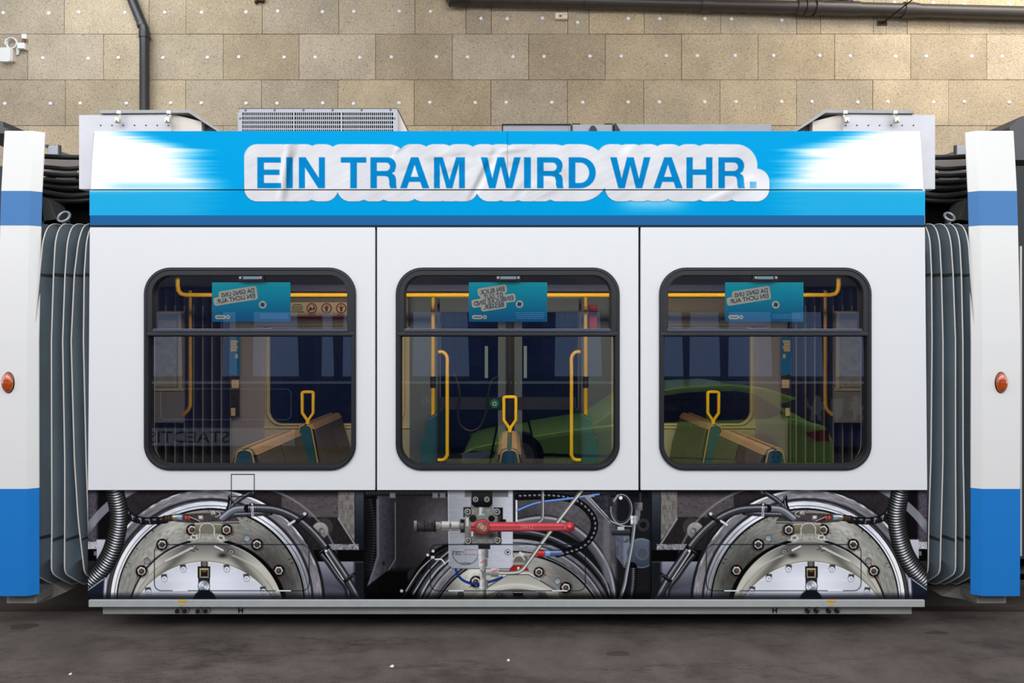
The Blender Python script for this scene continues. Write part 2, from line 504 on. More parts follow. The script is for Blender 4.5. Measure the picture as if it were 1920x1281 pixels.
def draw_wheel_bay(R):
    q = lambda u, v: (150 + 0.28125 * u, 880 + 0.28125 * v)
    X, Y = R.X, R.Y
    R.rect(150, 910, 700, 1130, nz((56, 51, 55), 0.12, 5, 1))
    # left margin
    R.rect(150, 918, 183, 1018, nz((92, 84, 96), 0.2, 3, 2))
    R.rect(183, 918, 207, 1012, (24, 21, 25), 8)
    R.line([(160, 971), (182, 971)], 1.5, (48, 42, 50))
    R.rect(181, 1012, 215, 1130, vgrad((196, 197, 206), (150, 152, 166), 1012, 1110))
    R.rect(164, 1016, 181, 1030, nz((178, 178, 184), 0.55, 1.4, 3))
    R.rect(164, 1030, 181, 1052, (14, 13, 15)); R.rect(176, 1034, 181, 1042, (120, 122, 130))
    # right margin
    R.rect(528, 918, 640, 972, nz((96, 89, 92), 0.18, 4, 4, sy=2))
    R.rect(528, 918, 640, 930, (52, 50, 54), 10)
    R.fill([q(1470, 320), q(1725, 320), q(1890, 590), q(1890, 620), q(1540, 620)], nz((50, 45, 47), 0.25, 2.5, 5))
    R.fill([q(1722, 150), q(1832, 150), q(1832, 480), q(1722, 330)], nz((124, 120, 116), 0.25, 3, 6, sy=9))
    R.rect(*q(1832, 150), *q(1896, 600), vgrad((78, 84, 92), (34, 38, 46), 918, 1010))
    R.line([q(1722, 330), q(1895, 600)], 3.0, (150, 150, 150)); R.line([q(1832, 160), q(1832, 480)], 1.2, (40, 40, 42))
    R.rect(*q(1640, 500), *q(1858, 538), nz((140, 140, 144), 0.7, 1.4, 7))
    R.rect(*q(1560, 538), *q(1896, 616), (13, 13, 15))
    R.rect(*q(1560, 616), *q(1896, 870), vgrad((150, 152, 166), (58, 60, 72), 1053, 1120))
    R.fill([q(1600, 870), q(1620, 760), q(1760, 810), q(1780, 870)], (92, 94, 108), 4)
    R.rect(*q(1828, 616), *q(1896, 870), (34, 38, 44), 6)
    R.rect(*q(1890, 140), *q(1930, 870), vgrad((30, 32, 38), (14, 15, 18), 918, 1110))
    R.disc(*q(1625, 385), 17, (74, 70, 70)); R.disc(*q(1600, 410), 15.5, vgrad((176, 172, 168), (120, 116, 114), 980, 1010))
    R.disc(*q(1612, 412), 6, (104, 100, 98)); R.disc(*q(1616, 414), 3.5, (150, 146, 144))
    # rings
    cx, cy = 393.5, 1129.0
    R.disc(cx + 1, cy, 215, (40, 38, 42), 2)
    R.disc(cx - 40, cy - 8, 236, (150, 152, 160), 1.4, 0.85, r0=221, ang=(116, 146))
    R.disc(cx + 60, cy - 30, 190, (150, 152, 158), 1.5, 0.6, r0=186, ang=(20, 75))
    R.disc(cx, cy, 211, conic((134, 131, 138), [(1, 0.12, -0.6), (3, 0.18, 0.6), (2, 0.12, 0.2)], 0.16), r0=189)
    R.disc(cx, cy, 211, conic((196, 194, 196), [(4, 0.2, 0.3)], 0.5), r0=207.5, ang=(20, 165), alpha=0.9)
    R.disc(cx, cy, 200, (150, 146, 150), 1.5, 0.5, r0=197.5)
    R.disc(cx, cy, 223, lambda X, Y, d, th: np.clip(np.array([184, 186, 198]) * (0.86 + 0.2 * sstep(1000, 1090, Y))[..., None], 0, 255), 1.5, 0.95, r0=191, ang=(148, 200))
    R.disc(cx, cy, 195, (44, 42, 46), 2.0, 0.85, r0=190)
    R.disc(cx + 2, cy, 188.5, conic((208, 210, 220), [(1, 0.16, 3.5), (3, 0.12, 1.0)], 0.06), r0=176)
    R.disc(cx + 3, cy + 2, 183.5, (64, 64, 74), 1.0, 0.8, r0=182); R.disc(cx + 3, cy + 2, 181.5, (216, 216, 224), 1.0, 0.6, r0=180)
    R.disc(cx + 1, cy + 1, 177, (22, 20, 22), r0=174.5)
    R.disc(cx + 1, cy + 2, 174.5, conic((142, 141, 135), [(1, 0.14, 3.6), (2, 0.14, 2.6), (3, 0.09, 0.2)], 0.10))
    R.shade(505, 1060, 40, 60, 0.62, -0.5); R.shade(290, 1040, 60, 30, 1.2, -0.7); R.shade(478, 985, 34, 22, 1.15, 0.6)
    R.shade(540, 1100, 26, 40, 0.7); R.shade(330, 985, 30, 14, 1.2, -0.6)
    rr = np.random.RandomState(5)
    for k in range(26):
        a = math.radians(rr.uniform(25, 160)); r0 = rr.uniform(166, 173)
        R.line([(cx + r0 * math.cos(a), cy - r0 * math.sin(a)), (cx + (r0 + 3) * math.cos(a), cy - (r0 + 3) * math.sin(a))], 1.3, (34, 30, 30), 0.8)
    for k in range(14):
        a = math.radians(rr.uniform(40, 150)); r0 = rr.uniform(150, 165); ln = rr.uniform(0.05, 0.16)
        R.line([(cx + r0 * math.cos(a + t * ln), cy - r0 * math.sin(a + t * ln)) for t in (0, 0.33, 0.66, 1)], 0.9, (188, 184, 174), 0.35)
    # inner cover
    R.disc(391, 1162, 152, (16, 15, 15), 2.5, r0=100)
    R.disc(388, 1160, 145.5, vgrad((112, 109, 106), (206, 203, 192), 1014, 1062))
    R.disc(388, 1160, 145.5, (196, 194, 186), 1.4, 0.8, r0=143.6)
    R.shade(320, 1062, 10, 60, 0.62, 0.75); R.shade(455, 1062, 10, 60, 0.60, -0.75)
    R.disc(386, 1178, 146, (150, 147, 138), 1.5, 0.55, r0=143)
    R.line([q(574, 612), q(760, 518)], 4.5, (214, 212, 206), 0.85, 1.5); R.line([q(574, 622), q(765, 528)], 1.0, (70, 66, 64), 0.7)
    R.line([q(990, 560), q(1150, 640), q(1240, 730)], 3.0, (206, 204, 196), 0.6, 2, True)
    R.shade(*q(950, 575), 9, 5, 0.35)
    for u, v in ((745, 515), (760, 530), (735, 540)): R.line([q(u, v), q(u + 30, v + 8)], 1.2, (30, 28, 28))
    # bottom plate with bolts and latch
    R.disc(383.5, 1204.5, 152.5, (108, 106, 104)); R.disc(383.5, 1204.5, 151.3, (232, 230, 222)); R.disc(383.5, 1205, 150, vgrad((206, 208, 220), (230, 232, 242), 1054, 1085))
    R.shade(300, 1100, 40, 30, 0.9); R.shade(470, 1095, 40, 30, 0.92)
    for u, v in ((562, 720), (688, 656), (978, 656), (1110, 718), (455, 808), (1222, 803)):
        x, y = q(u, v)
        R.fill([(x - 6, y - 5), (x + 4, y - 6), (x + 6, y + 2), (x - 5, y + 4)], (72, 68, 70), 2.0)
        R.disc(x + 0.5, y + 4, 5.6, (158, 160, 170)); R.disc(x + 0.3, y + 3.2, 4.8, (224, 226, 236)); R.disc(x, y + 3, 2.6, (188, 190, 202))
        R.line([(x + 7, y + 6), (x + 16, y + 6)], 0.9, (238, 240, 246), 0.8)
    R.rect(*q(788, 720), *q(866, 832), vgrad((40, 38, 42), (110, 112, 122), 1082, 1112))
    R.rect(*q(806, 618), *q(852, 650), (58, 54, 52)); R.disc(*q(830, 634), 4.6, (120, 116, 112))
    R.rect(*q(784, 648), *q(868, 724), (30, 27, 26)); R.rect(*q(796, 660), *q(858, 714), (172, 162, 122)); R.rect(*q(806, 668), *q(852, 716), (44, 38, 32))
    R.line([q(806, 668), q(852, 668)], 1.4, (214, 206, 180)); R.rect(*q(814, 676), *q(842, 684), (150, 110, 80)); R.line([q(798, 720), q(856, 720)], 1.6, (206, 202, 190))
    R.disc(*q(826, 780), 11.4, (64, 64, 70)); R.disc(*q(826, 780), 10.4, conic((186, 188, 196), [(2, 0.22, 0.5)])); R.disc(*q(826, 780), 6.5, (150, 152, 160), 1, 0.8, r0=5.4)
    R.disc(383.5, 1128, 22, (26, 32, 40), 3)
    # nuts and plugs
    for (u, v, rot, red) in ((747, 405, 0.2, (3.6, 5.6)), (977, 405, 0.5, (5.6, 5.9)), (547, 503, 0.1, (0.8, 3.9)), (1180, 503, 0.4, (2.4, 5.5)),
                             (410, 680, 0.3, (1.2, 4.1)), (1325, 677, 0.0, (2.0, 5.2))):
        nut(R, *q(u, v), rot=rot, red=red)
    plug(R, *q(1113, 460)); plug(R, *q(447, 612), col=(146, 146, 150))
    # clamp on the top with its shackle
    R.fill([q(640, 300), q(1000, 285), q(1062, 340), q(1062, 362), q(770, 362), q(640, 350)], nz((84, 76, 78), 0.25, 2.5, 8))
    R.line([q(770, 358), q(1062, 350)], 1.5, (180, 176, 172))
    R.rect(*q(765, 362), *q(942, 432), vgrad((150, 146, 118), (104, 100, 78), 982, 1001)); R.line([q(765, 366), q(942, 366)], 1.6, (206, 200, 184))
    R.rect(*q(800, 372), *q(905, 430), (132, 128, 116), 2)
    R.fill([q(720, 470), q(775, 430), q(930, 430), q(975, 475), q(950, 492), q(900, 480), q(800, 480), q(745, 490)], nz((166, 163, 156), 0.15, 3, 9))
    R.tube([q(720, 472), q(790, 465), q(800, 430), q(800, 395), q(818, 368), q(848, 360), q(880, 372), q(894, 398), q(894, 440), q(905, 462), q(975, 474)], 3.6, (170, 168, 160), lo=0.45, hl=0.35)
    for u, v, w in ((757, 455, 50), (938, 458, 56)):
        x, y = q(u, v)
        R.fill([(x - 7, y - 1), (x - 2, y - 6), (x + 6, y - 4), (x + 8, y + 3), (x + 2, y + 6), (x - 6, y + 4)], (206, 204, 196)); R.fill([(x - 3, y - 3), (x + 4, y - 2), (x + 4, y + 3), (x - 3, y + 2)], (120, 116, 110), 1.5)
    R.tube([q(905, 520), q(945, 540)], 7, (170, 168, 162), False); R.disc(*q(1008, 552), 5.4, (48, 46, 46)); R.disc(*q(1008, 552), 4.0, (176, 174, 170)); R.disc(*q(1008, 552), 1.8, (50, 48, 48))
    for u, v in ((805, 322), (890, 290)):
        x, y = q(u, v); R.rect(x - 5, y - 4, x + 5, y + 5, (120, 116, 116)); R.rect(x - 3.6, y - 3, x + 3, y + 2, (212, 210, 210))
    R.tube([q(875, 300), q(905, 280), q(935, 300), q(905, 318)], 2.2, (150, 148, 146))
    # connector line from the left
    R.tube([q(300, 270), q(335, 315), q(400, 340), q(480, 345), q(570, 338)], 13.5, (44, 43, 50), hl=0.45, rib=(14, 0.28))
    for u, v in ((345, 318), (400, 338), (460, 346)): R.line([q(u, v - 14), q(u + 8, v + 18)], 1.0, (220, 220, 228), 0.8)
    R.tube([q(565, 330), q(650, 322)], 12, (96, 74, 60), False, rib=(5, 0.4), hl=0.2); R.tube([q(640, 322), q(668, 320)], 14, (128, 118, 98), False)
    R.tube([q(668, 320), q(696, 322)], 12, (126, 164, 186), False, hl=0.3); R.tube([q(696, 322), q(742, 326)], 10, (190, 92, 78), False, hl=0.2, rib=(6, 0.3))
    R.tube([q(742, 326), q(785, 345)], 7, (70, 60, 58), False)
    # hose bundle on the right
    ha = dict(rib=(2.9, 0.75), lo=0.25, hl=0.62, pos=-0.3)
    R.tube([q(1600, 560), q(1650, 620), q(1720, 720), q(1775, 790), q(1790, 860)], 9, (84, 84, 92), **ha)
    R.tube([q(960, 335), q(1010, 250), q(1080, 190), q(1160, 145)], 9, (96, 96, 104), **ha)
    R.tube([q(1000, 185), q(995, 240), q(965, 310)], 7, (30, 30, 34)); R.tube([q(1000, 190), q(1040, 240), q(1060, 262)], 4, (24, 24, 26))
    R.tube([q(965, 325), q(1020, 305), q(1120, 300), q(1270, 290)], 10, (104, 104, 112), **ha)
    R.tube([q(955, 320), q(1000, 285), q(1050, 265), q(1150, 262)], 14, (120, 122, 132), lo=0.3, hl=0.3)
    R.tube([q(1120, 262), q(1220, 262), q(1320, 275), q(1430, 322), q(1530, 400), q(1620, 500), q(1690, 600), q(1770, 720), q(1860, 880)], 16, (100, 100, 108), rib=(3.1, 0.72), lo=0.22, hl=0.62, pos=-0.3)
    R.line([q(1430, 345), q(1390, 370)], 4, (214, 214, 218)); R.line([q(1148, 240), q(1150, 310)], 4.5, (190, 192, 202)); R.line([q(1143, 262), q(1156, 312)], 3.5, (150, 152, 162))
    R.fill([q(1130, 230), q(1158, 222), q(1170, 240), q(1140, 248)], (40, 40, 44)); R.disc(*q(1148, 234), 2, (214, 214, 220))
    for (u, v, s) in ((1480, 330, 1), (1625, 545, 1), (1800, 725, 1)):
        x, y = q(u, v)
        R.line([(x - 9, y + 5), (x + 8, y - 7)], 6.5, (24, 24, 27)); R.line([(x - 8, y + 3), (x + 6, y - 7)], 1.0, (130, 132, 140), 0.8)
    R.disc(*q(1498, 298), 3.2, (206, 206, 212)); R.disc(*q(1826, 715), 3.4, (60, 60, 66)); R.disc(*q(1640, 545), 2.6, (220, 220, 226))
    R.line([q(1640, 560), q(1755, 735)], 2.6, (206, 204, 200), 0.9)
    # thick corrugated hose on the left
    R.tube([q(225, 120), q(243, 200), q(258, 300), q(246, 420), q(205, 560), q(130, 680), q(20, 790)], 35, (92, 91, 92), rib=(5.15, 0.68, 0.5), lo=0.30, hl=0.74, pos=-0.05, hw=0.36)
    R.fill([(160, 1108), (166, 1104), (196, 1085), (192, 1130), (160, 1130)], (38, 46, 66), 2)
    R.line([(165, 1107), (197, 1084)], 1.5, (214, 216, 226), 0.9)
    R.line([(195, 1086), (193, 1124)], 2, (78, 84, 104)); R.line([(202, 1080), (199, 1124)], 1.2, (70, 72, 86), 0.7)
    R.disc(*q(1150, 150), 4, (150, 152, 160)); R.disc(*q(1143, 152), 2, (40, 40, 44))
    # print darkened towards the edges of the picture
    R.C *= (0.30 + 0.70 * sstep(917, 931, Y))[..., None]
    R.C[:] = R.C * (1 - 0.86 * sstep(1107, 1122, Y)[..., None]) + np.array([30, 34, 46]) * (0.8 * sstep(1107, 1122, Y))[..., None]
    R.C *= (0.55 + 0.45 * sstep(150, 185, X + 8))[..., None]
    hatch_outline(R, 289.5, 1021.5, 579.5, 1108)

def draw_lever_bay(R):
    q = lambda u, v: (660 + 0.30208 * u, 900 + 0.30208 * v)
    X, Y = R.X, R.Y
    R.rect(650, 910, 1250, 1130, nz((64, 60, 64), 0.10, 6, 11))
    R.rect(*q(270, 95), *q(600, 560), lambda X, Y: np.clip(np.array([76, 71, 75]) * (0.62 + 0.75 * np.exp(-((X - 828) / 45) ** 2) * np.exp(-((Y - 990) / 60) ** 2))[..., None] * (1 + 0.12 * (vnoise(X, Y, 6, 2)[..., None] - 0.5)), 0, 255), 3)
    R.rect(*q(90, 555), *q(600, 760), (12, 12, 13), 12)
    R.disc(*q(390, 595), 14, (46, 45, 46), 2)
    # left: ribbed bellows and sheet bracket
    R.rect(*q(-20, 60), *q(75, 760), vgrad((44, 50, 56), (24, 26, 30), 925, 1100))
    R.rect(*q(72, 60), *q(160, 760), (16, 16, 18), 3)
    R.tube([q(95, 120), q(118, 240), q(122, 380), q(100, 560)], 26, (40, 40, 46), rib=(5, 0.55), lo=0.2, hl=0.12, pos=-0.4)
    R.fill([q(155, 100), q(262, 100), q(270, 200), q(268, 490), q(225, 560), q(120, 640), q(95, 660), q(130, 560), q(160, 470)], vgrad((104, 102, 112), (44, 42, 48), 690, 742, 0.1, True), 1.5)
    R.fill([q(150, 120), q(166, 120), q(168, 470), q(110, 640), q(95, 660), q(128, 560), q(152, 470)], (128, 128, 138), 2, 0.7)
    R.line([q(268, 140), q(270, 490), q(228, 560)], 1.4, (128, 124, 128)); R.rect(*q(188, 505), *q(204, 530), (34, 33, 36), 1.5)
    # top conduit
    R.rect(*q(60, 60), *q(1000, 100), (30, 29, 32), 2)
    R.tube([q(60, 82), q(330, 80), q(600, 82)], 9, (74, 72, 76), rib=(4.2, 0.5), lo=0.3, hl=0.3)
    for u in (235, 500, 545): R.rect(*q(u, 80), *q(u + 34, 112), (124, 122, 126), 2)
    # wheel arcs behind the plate
    R.rect(*q(1000, 60), *q(1860, 760), nz((96, 92, 96), 0.12, 6, 12))
    R.rect(*q(1000, 60), *q(1860, 112), (26, 26, 29), 4)
    R.tube([q(1000, 88), q(1300, 86), q(1700, 84)], 11, (66, 66, 72), rib=(4.2, 0.6), lo=0.3, hl=0.2)
    R.shade(985, 985, 60, 40, 0.72); R.shade(1045, 960, 40, 30, 1.15)
    gx, gy = 966.5, 1203.0
    R.disc(gx + 6, gy - 6, 214, (30, 29, 32), 3, r0=150); R.rect(*q(1560, 520), *q(1640, 760), (120, 122, 132), 6, 0.5)
    R.tube([q(1010, 275), q(1180, 250), q(1330, 285), q(1480, 400), q(1580, 560), q(1620, 740)], 20, (104, 104, 110), lo=0.15, hl=0.35, pos=-0.5)
    R.tube([q(1000, 320), q(1150, 335), q(1300, 390), q(1440, 480), q(1560, 620), q(1600, 740)], 11, (70, 70, 76), lo=0.2, hl=0.4, pos=-0.3)
    R.disc(gx, gy, 195, conic((128, 127, 132), [(1, 0.2, -2.2), (3, 0.15, 0.4)], 0.12), r0=170)
    R.disc(gx, gy, 196, (30, 29, 32), 1.5, r0=192); R.disc(gx, gy, 186, (46, 46, 50), 1.2, 0.85, r0=183.5); R.disc(gx, gy, 182, (196, 196, 204), 1.2, 0.7, r0=180)
    R.disc(968.5, 1211, 172, (24, 23, 25), r0=165); R.disc(968.5, 1211, 174.5, (196, 198, 206), 1.2, 0.8, r0=173)
    R.disc(968.5, 1211, 169.5, conic((158, 157, 150), [(1, 0.12, 3.9), (3, 0.08, 0.2)], 0.06))
    R.shade(890, 1070, 24, 14, 1.15, -0.6); R.shade(1060, 1085, 24, 40, 0.8, -0.6); R.shade(840, 1105, 18, 22, 0.75)
    # left hoses over the wheel
    R.tube([q(590, 415), q(500, 470), q(420, 560), q(350, 670), q(290, 745)], 12, (24, 24, 27), lo=0.4, hl=0.3, rib=(3, 0.3))
    R.tube([q(600, 440), q(530, 500), q(450, 590), q(380, 700)], 8, (60, 60, 66), lo=0.25, hl=0.6)
    R.tube([q(600, 490), q(520, 560), q(450, 660), q(410, 745)], 12, (88, 88, 94), lo=0.2, hl=0.5)
    R.tube([q(335, 690), q(420, 560), q(505, 480)], 1.6, (190, 190, 194), flat=True)
    for u, v in ((503, 442), (308, 690), (470, 466)): R.disc(*q(u, v), 4.2, (40, 40, 44)); R.disc(*q(u, v), 2.8, (206, 206, 206))
    R.tube([q(520, 495), q(555, 495), q(575, 520)], 3.6, (196, 194, 190)); R.rect(*q(490, 472), *q(512, 490), (200, 200, 200), 1.2)
    # cover line, cap, red block
    R.fill([q(800, 690), q(965, 588), q(1100, 588), q(1280, 690), q(1290, 760), q(780, 760)], vgrad((172, 171, 160), (198, 197, 188), 1078, 1110), 1.5, 0.95)
    R.disc(968, 1240, 146, (206, 205, 196), 1.5, 0.9, r0=141); R.disc(968, 1242, 138, vgrad((120, 118, 112), (176, 176, 180), 1104, 1124))
    R.line([q(820, 680), q(930, 610), q(965, 588), q(1095, 586), q(1160, 620), q(1275, 692)], 2.6, (92, 92, 98)); R.line([q(940, 598), q(968, 582), q(1095, 580), q(1165, 618)], 2.0, (226, 226, 230))
    for u in (920, 1035, 1180): R.fill([q(u - 35, 735), q(u - 20, 695), q(u + 20, 695), q(u + 40, 735)], nz((120, 118, 116), 0.4, 3, 14), 3, 0.9)
    R.rect(*q(1000, 690), *q(1060, 722), (40, 38, 38), 1.5); R.line([q(1005, 698), q(1055, 698)], 1.8, (196, 196, 196))
    R.rect(*q(1000, 450), *q(1090, 530), (120, 116, 110), 2); R.rect(*q(1000, 455), *q(1130, 472), (170, 168, 166), 1.5)
    R.disc(*q(1035, 505), 12, (200, 198, 190), r0=9.5, ang=(5, 175)); R.rect(*q(1000, 512), *q(1085, 528), (150, 160, 150))
    R.fill([q(975, 560), q(1000, 528), q(1080, 528), q(1100, 566), q(975, 566)], (176, 40, 34)); R.rect(*q(1026, 540), *q(1040, 566), (220, 214, 210))
    for u, v in ((1045, 455), (1060, 462)): R.disc(*q(u, v), 3, (206, 206, 206))
    nut(R, *q(768, 632), rot=0.4, red=(3.9,)); nut(R, *q(1160, 573), r=9.6, rot=0.6, red=(5.9,)); nut(R, *q(1327, 670), rot=0.2, red=(2.4, 5.4))
    plug(R, *q(1275, 628)); plug(R, *q(675, 712), col=(96, 102, 112))
    # mounting plate
    R.rect(*q(990, 70), *q(1022, 262), (56, 55, 60), 2); R.rect(*q(1016, 110), *q(1026, 262), (230, 230, 234))
    R.fill([q(595, 60), q(998, 60), q(998, 535), q(980, 552), q(625, 552), q(602, 535)], lambda X, Y: np.clip(np.array([176, 178, 187]) * (0.88 + 0.22 * sstep(830, 960, X) - 0.20 * np.exp(-((X - 918) / 22) ** 2) * sstep(1000, 930, Y) + 0.06 * (vnoise(X, Y * 6, 9, 4) - 0.5))[..., None], 0, 255))
    R.line([q(602, 535), q(625, 552), q(980, 552), q(998, 535)], 1.2, (70, 70, 76)); R.line([q(597, 70), q(602, 530)], 1.2, (206, 208, 218), 0.8)
    R.rect(*q(700, 60), *q(970, 106), (92, 92, 92), 3, 0.8)
    # valve block
    R.rect(*q(880, 172), *q(936, 250), (34, 33, 34), 1.5); R.rect(*q(692, 170), *q(742, 232), (34, 33, 34), 1.5)
    R.rect(*q(738, 90), *q(872, 300), nz((122, 120, 116), 0.12, 4, 15)); R.rect(*q(700, 180), *q(912, 402), nz((138, 136, 131), 0.14, 5, 16))
    R.rect(*q(904, 220), *q(926, 402), (64, 62, 62), 2); R.rect(*q(692, 395), *q(912, 404), (52, 50, 52), 2)
    R.rect(*q(672, 245), *q(700, 328), (44, 44, 48), 1.2); R.rect(*q(920, 245), *q(955, 262), (24, 24, 26), 2)
    R.disc(*q(750, 240), 7, (50, 46, 46), 2); R.disc(*q(866, 240), 6, (34, 32, 32), 2); R.shade(*q(800, 335), 22, 8, 0.45); R.rect(*q(708, 235), *q(724, 288), (200, 198, 194), 1.5)
    R.rect(*q(740, 320), *q(752, 350), (206, 204, 198), 1.5); R.shade(*q(870, 345), 10, 6, 0.5)
    for u, v in ((718, 198), (900, 198), (720, 378), (903, 376)): allen(R, *q(u, v))
    R.fill([q(742, 70), q(872, 70), q(872, 150), q(852, 170), q(764, 170), q(742, 150)], vgrad((62, 66, 60), (22, 23, 25), 920, 950)); allen(R, *q(767, 121), 5); allen(R, *q(837, 121), 5)
    R.rect(*q(791, 170), *q(818, 214), vgrad((226, 226, 226), (120, 120, 122), 899, 908, 0, True)); R.rect(*q(803, 196), *q(818, 210), (70, 176, 156)); R.rect(*q(784, 212), *q(822, 219), (190, 190, 190))
    # coupling on the left
    R.rect(*q(384, 254), *q(404, 326), vgrad((170, 170, 174), (50, 50, 54), 977, 999)); R.rect(*q(404, 258), *q(522, 322), vgrad((92, 90, 96), (34, 33, 37), 976, 1000, 0.25))
    for u in (404, 450, 515): R.line([q(u, 256), q(u, 324)], 1.0, (20, 20, 22))
    R.rect(*q(520, 262), *q(552, 316), vgrad((196, 192, 184), (78, 74, 70), 978, 997, 0.2))
    for a, b, h in ((556, 606, 30), (614, 664, 28)):
        R.rect(*q(a, 288 - h), *q(b, 288 + h), vgrad((216, 214, 208), (96, 92, 90), 980, 997)); R.line([q(a, 275), q(b, 275)], 1, (240, 240, 236), 0.8); R.line([q(a, 300), q(b, 300)], 1, (70, 68, 66), 0.8)
    R.rect(*q(604, 272), *q(616, 306), (110, 106, 100)); R.rect(*q(664, 268), *q(694, 308), vgrad((170, 170, 170), (70, 70, 72), 980, 994))
    # dial print, slot
    pts = [q(705 + 80 * math.cos(a), 455 + 72 * math.sin(a)) for a in np.linspace(0.15, PI, 24)]
    R.line(pts, 1.0, (50, 52, 60)); R.fill([q(622, 462), q(627, 448), q(632, 462)], (40, 42, 50))
    sl = [q(x, y) for x, y in ((705, 434), (782, 434), (782, 464), (705, 464), (694, 458), (690, 449), (694, 440), (705, 434))]
    R.line(sl, 0.9, (150, 96, 102)); R.line([q(705, 395), q(705, 530)], 0.6, (120, 120, 128), 0.5)
    R.disc(*q(966, 449), 5.6, (60, 60, 62)); R.disc(*q(966, 449), 4.6, (206, 206, 206)); R.disc(*q(966, 449), 2.3, (50, 50, 52))
    # cable sweep and connector
    R.tube([q(1030, 105), q(1180, 100), q(1300, 108), q(1380, 128), q(1450, 175), q(1498, 240), q(1502, 310), q(1465, 380), q(1400, 425), q(1275, 460)], 13.5, (36, 36, 42), rib=(9, 0.35, 1), lo=0.3, hl=0.62, pos=-0.25)
    R.tube([q(1205, 455), q(1285, 453)], 12, (96, 112, 158), False, hl=0.3); R.tube([q(1176, 457), q(1208, 456)], 14, (116, 162, 220), False, hl=0.2)
    R.tube([q(1148, 456), q(1178, 456)], 14, (196, 62, 58), False, hl=0.2); R.fill([q(1126, 458), q(1150, 436), q(1150, 478), q(1128, 470)], (206, 74, 66))
    # blue hoses
    R.tube([q(1028, 190), q(1120, 152), q(1210, 133), q(1340, 118), q(1530, 90)], 4.6, (84, 132, 210), hl=0.35); R.tube([q(643, 555), q(664, 600), q(705, 632), q(770, 646), q(850, 634), q(930, 606)], 4.6, (16, 62, 150), hl=0.12)
    # steel pipes and fittings
    R.tube([q(1184, 70), q(1184, 215), q(1176, 248), q(1150, 268)], 6.2, (136, 132, 126), lo=0.25, hl=0.35)
    R.tube([q(1424, 70), q(1300, 230), q(1180, 390), q(1090, 515), q(1052, 560), q(1005, 575), q(905, 575)], 7.6, (156, 151, 144), lo=0.3, hl=0.42, pos=-0.2)
    R.rect(*q(796, 535), *q(832, 625), vgrad((206, 206, 206), (110, 110, 112), 900, 912, 0, True)); R.rect(*q(830, 562), *q(866, 592), vgrad((216, 216, 214), (108, 106, 104), 1069, 1079))
    R.rect(*q(784, 404), *q(858, 430), (44, 42, 44), 1.5)
    for (a, b, c, d) in ((784, 430, 846, 486), (789, 490, 840, 538), (792, 620, 844, 678)):
        R.rect(*q(a, b), *q(c, d), vgrad((222, 222, 222), (102, 100, 100), 660 + 0.302 * a, 660 + 0.302 * c, 0.06, True)); R.line([q(a + 14, b + 2), q(a + 14, d - 2)], 1, (244, 244, 244), 0.7); R.line([q(c - 16, b + 2), q(c - 16, d - 2)], 1, (80, 78, 78), 0.7)
    R.rect(*q(862, 550), *q(910, 602), vgrad((222, 220, 216), (100, 98, 96), 1066, 1082)); R.fill([q(868, 566), q(904, 552), q(908, 560), q(872, 578)], (206, 96, 92), 1.5, 0.7); R.fill([q(796, 512), q(820, 494), q(824, 502), q(802, 520)], (206, 96, 92), 1.5, 0.7)
    R.rect(*q(808, 678), *q(832, 760), vgrad((190, 190, 190), (90, 90, 92), 904, 911, 0, True)); R.line([q(800, 560), q(814, 580), q(828, 560)], 1.6, (90, 88, 88)); R.line([q(814, 580), q(814, 605)], 1.6, (90, 88, 88))
    # the red lever
    R.fill([q(738, 268), q(772, 264), q(772, 322), q(738, 318)], vgrad((222, 120, 126), (150, 44, 54), 980, 997)); R.line([q(738, 293), q(775, 293)], 1.4, (70, 24, 30))
    R.fill([q(846, 262), q(1010, 262), q(1150, 265), q(1320, 268), q(1330, 292), q(1320, 316), q(1010, 320), q(846, 320)], lambda X, Y: np.clip(np.array([186, 76, 84]) * (1.0 + 0.34 * np.exp(-((Y - 984.5) / 2.2) ** 2) - 0.26 * sstep(991, 997, Y) + 0.05 * (vnoise(X, Y, 3, 2) - 0.5))[..., None], 0, 255))
    R.line([q(1020, 262), q(1024, 278)], 1.2, (120, 30, 40)); R.line([q(860, 307), q(1318, 305)], 1.0, (226, 140, 146), 0.6); R.line([q(850, 321), q(1318, 317)], 1.2, (92, 28, 34), 0.8)
    R.disc(*q(808, 292), 14.2, (96, 28, 34)); R.disc(*q(808, 292), 13.4, conic((196, 72, 82), [(1, 0.16, -1.6)])); R.disc(*q(808, 292), 9.8, (66, 60, 52)); R.disc(*q(808, 292), 8.8, conic((156, 150, 128), [(2, 0.2, 0.6)])); R.disc(*q(808, 294), 6.2, (86, 80, 70)); R.disc(*q(808, 293), 5.0, (206, 142, 124))
    R.fill([q(1312, 272), q(1334, 262), q(1334, 322), q(1312, 312)], (176, 58, 68)); R.disc(*q(1350, 292), 10.2, (98, 26, 34)); R.disc(*q(1350, 292), 9.4, conic((188, 62, 72), [(1, 0.25, -2.0)])); R.disc(*q(1352, 288), 3.2, (226, 140, 146), 2.5, 0.8); R.line([q(1318, 276), q(1322, 306)], 1.6, (230, 160, 166), 0.8)
    # right corner: bracket, loop, valve, motor
    R.fill([q(1430, 95), q(1500, 95), q(1640, 260), q(1600, 270), q(1560, 225)], (150, 152, 162), 1.5); R.fill([q(1470, 110), q(1600, 92), q(1690, 260), q(1620, 280), q(1560, 215)], vgrad((44, 44, 50), (92, 92, 104), 1105, 1170, 0.2, True), 1.5)
    R.line([q(1475, 108), q(1618, 265)], 1.6, (206, 206, 214)); R.rect(*q(1590, 60), *q(1620, 250), (40, 40, 44), 4, 0.6)
    R.rect(*q(1640, 60), *q(1860, 760), (26, 27, 31), 8, 0.85)
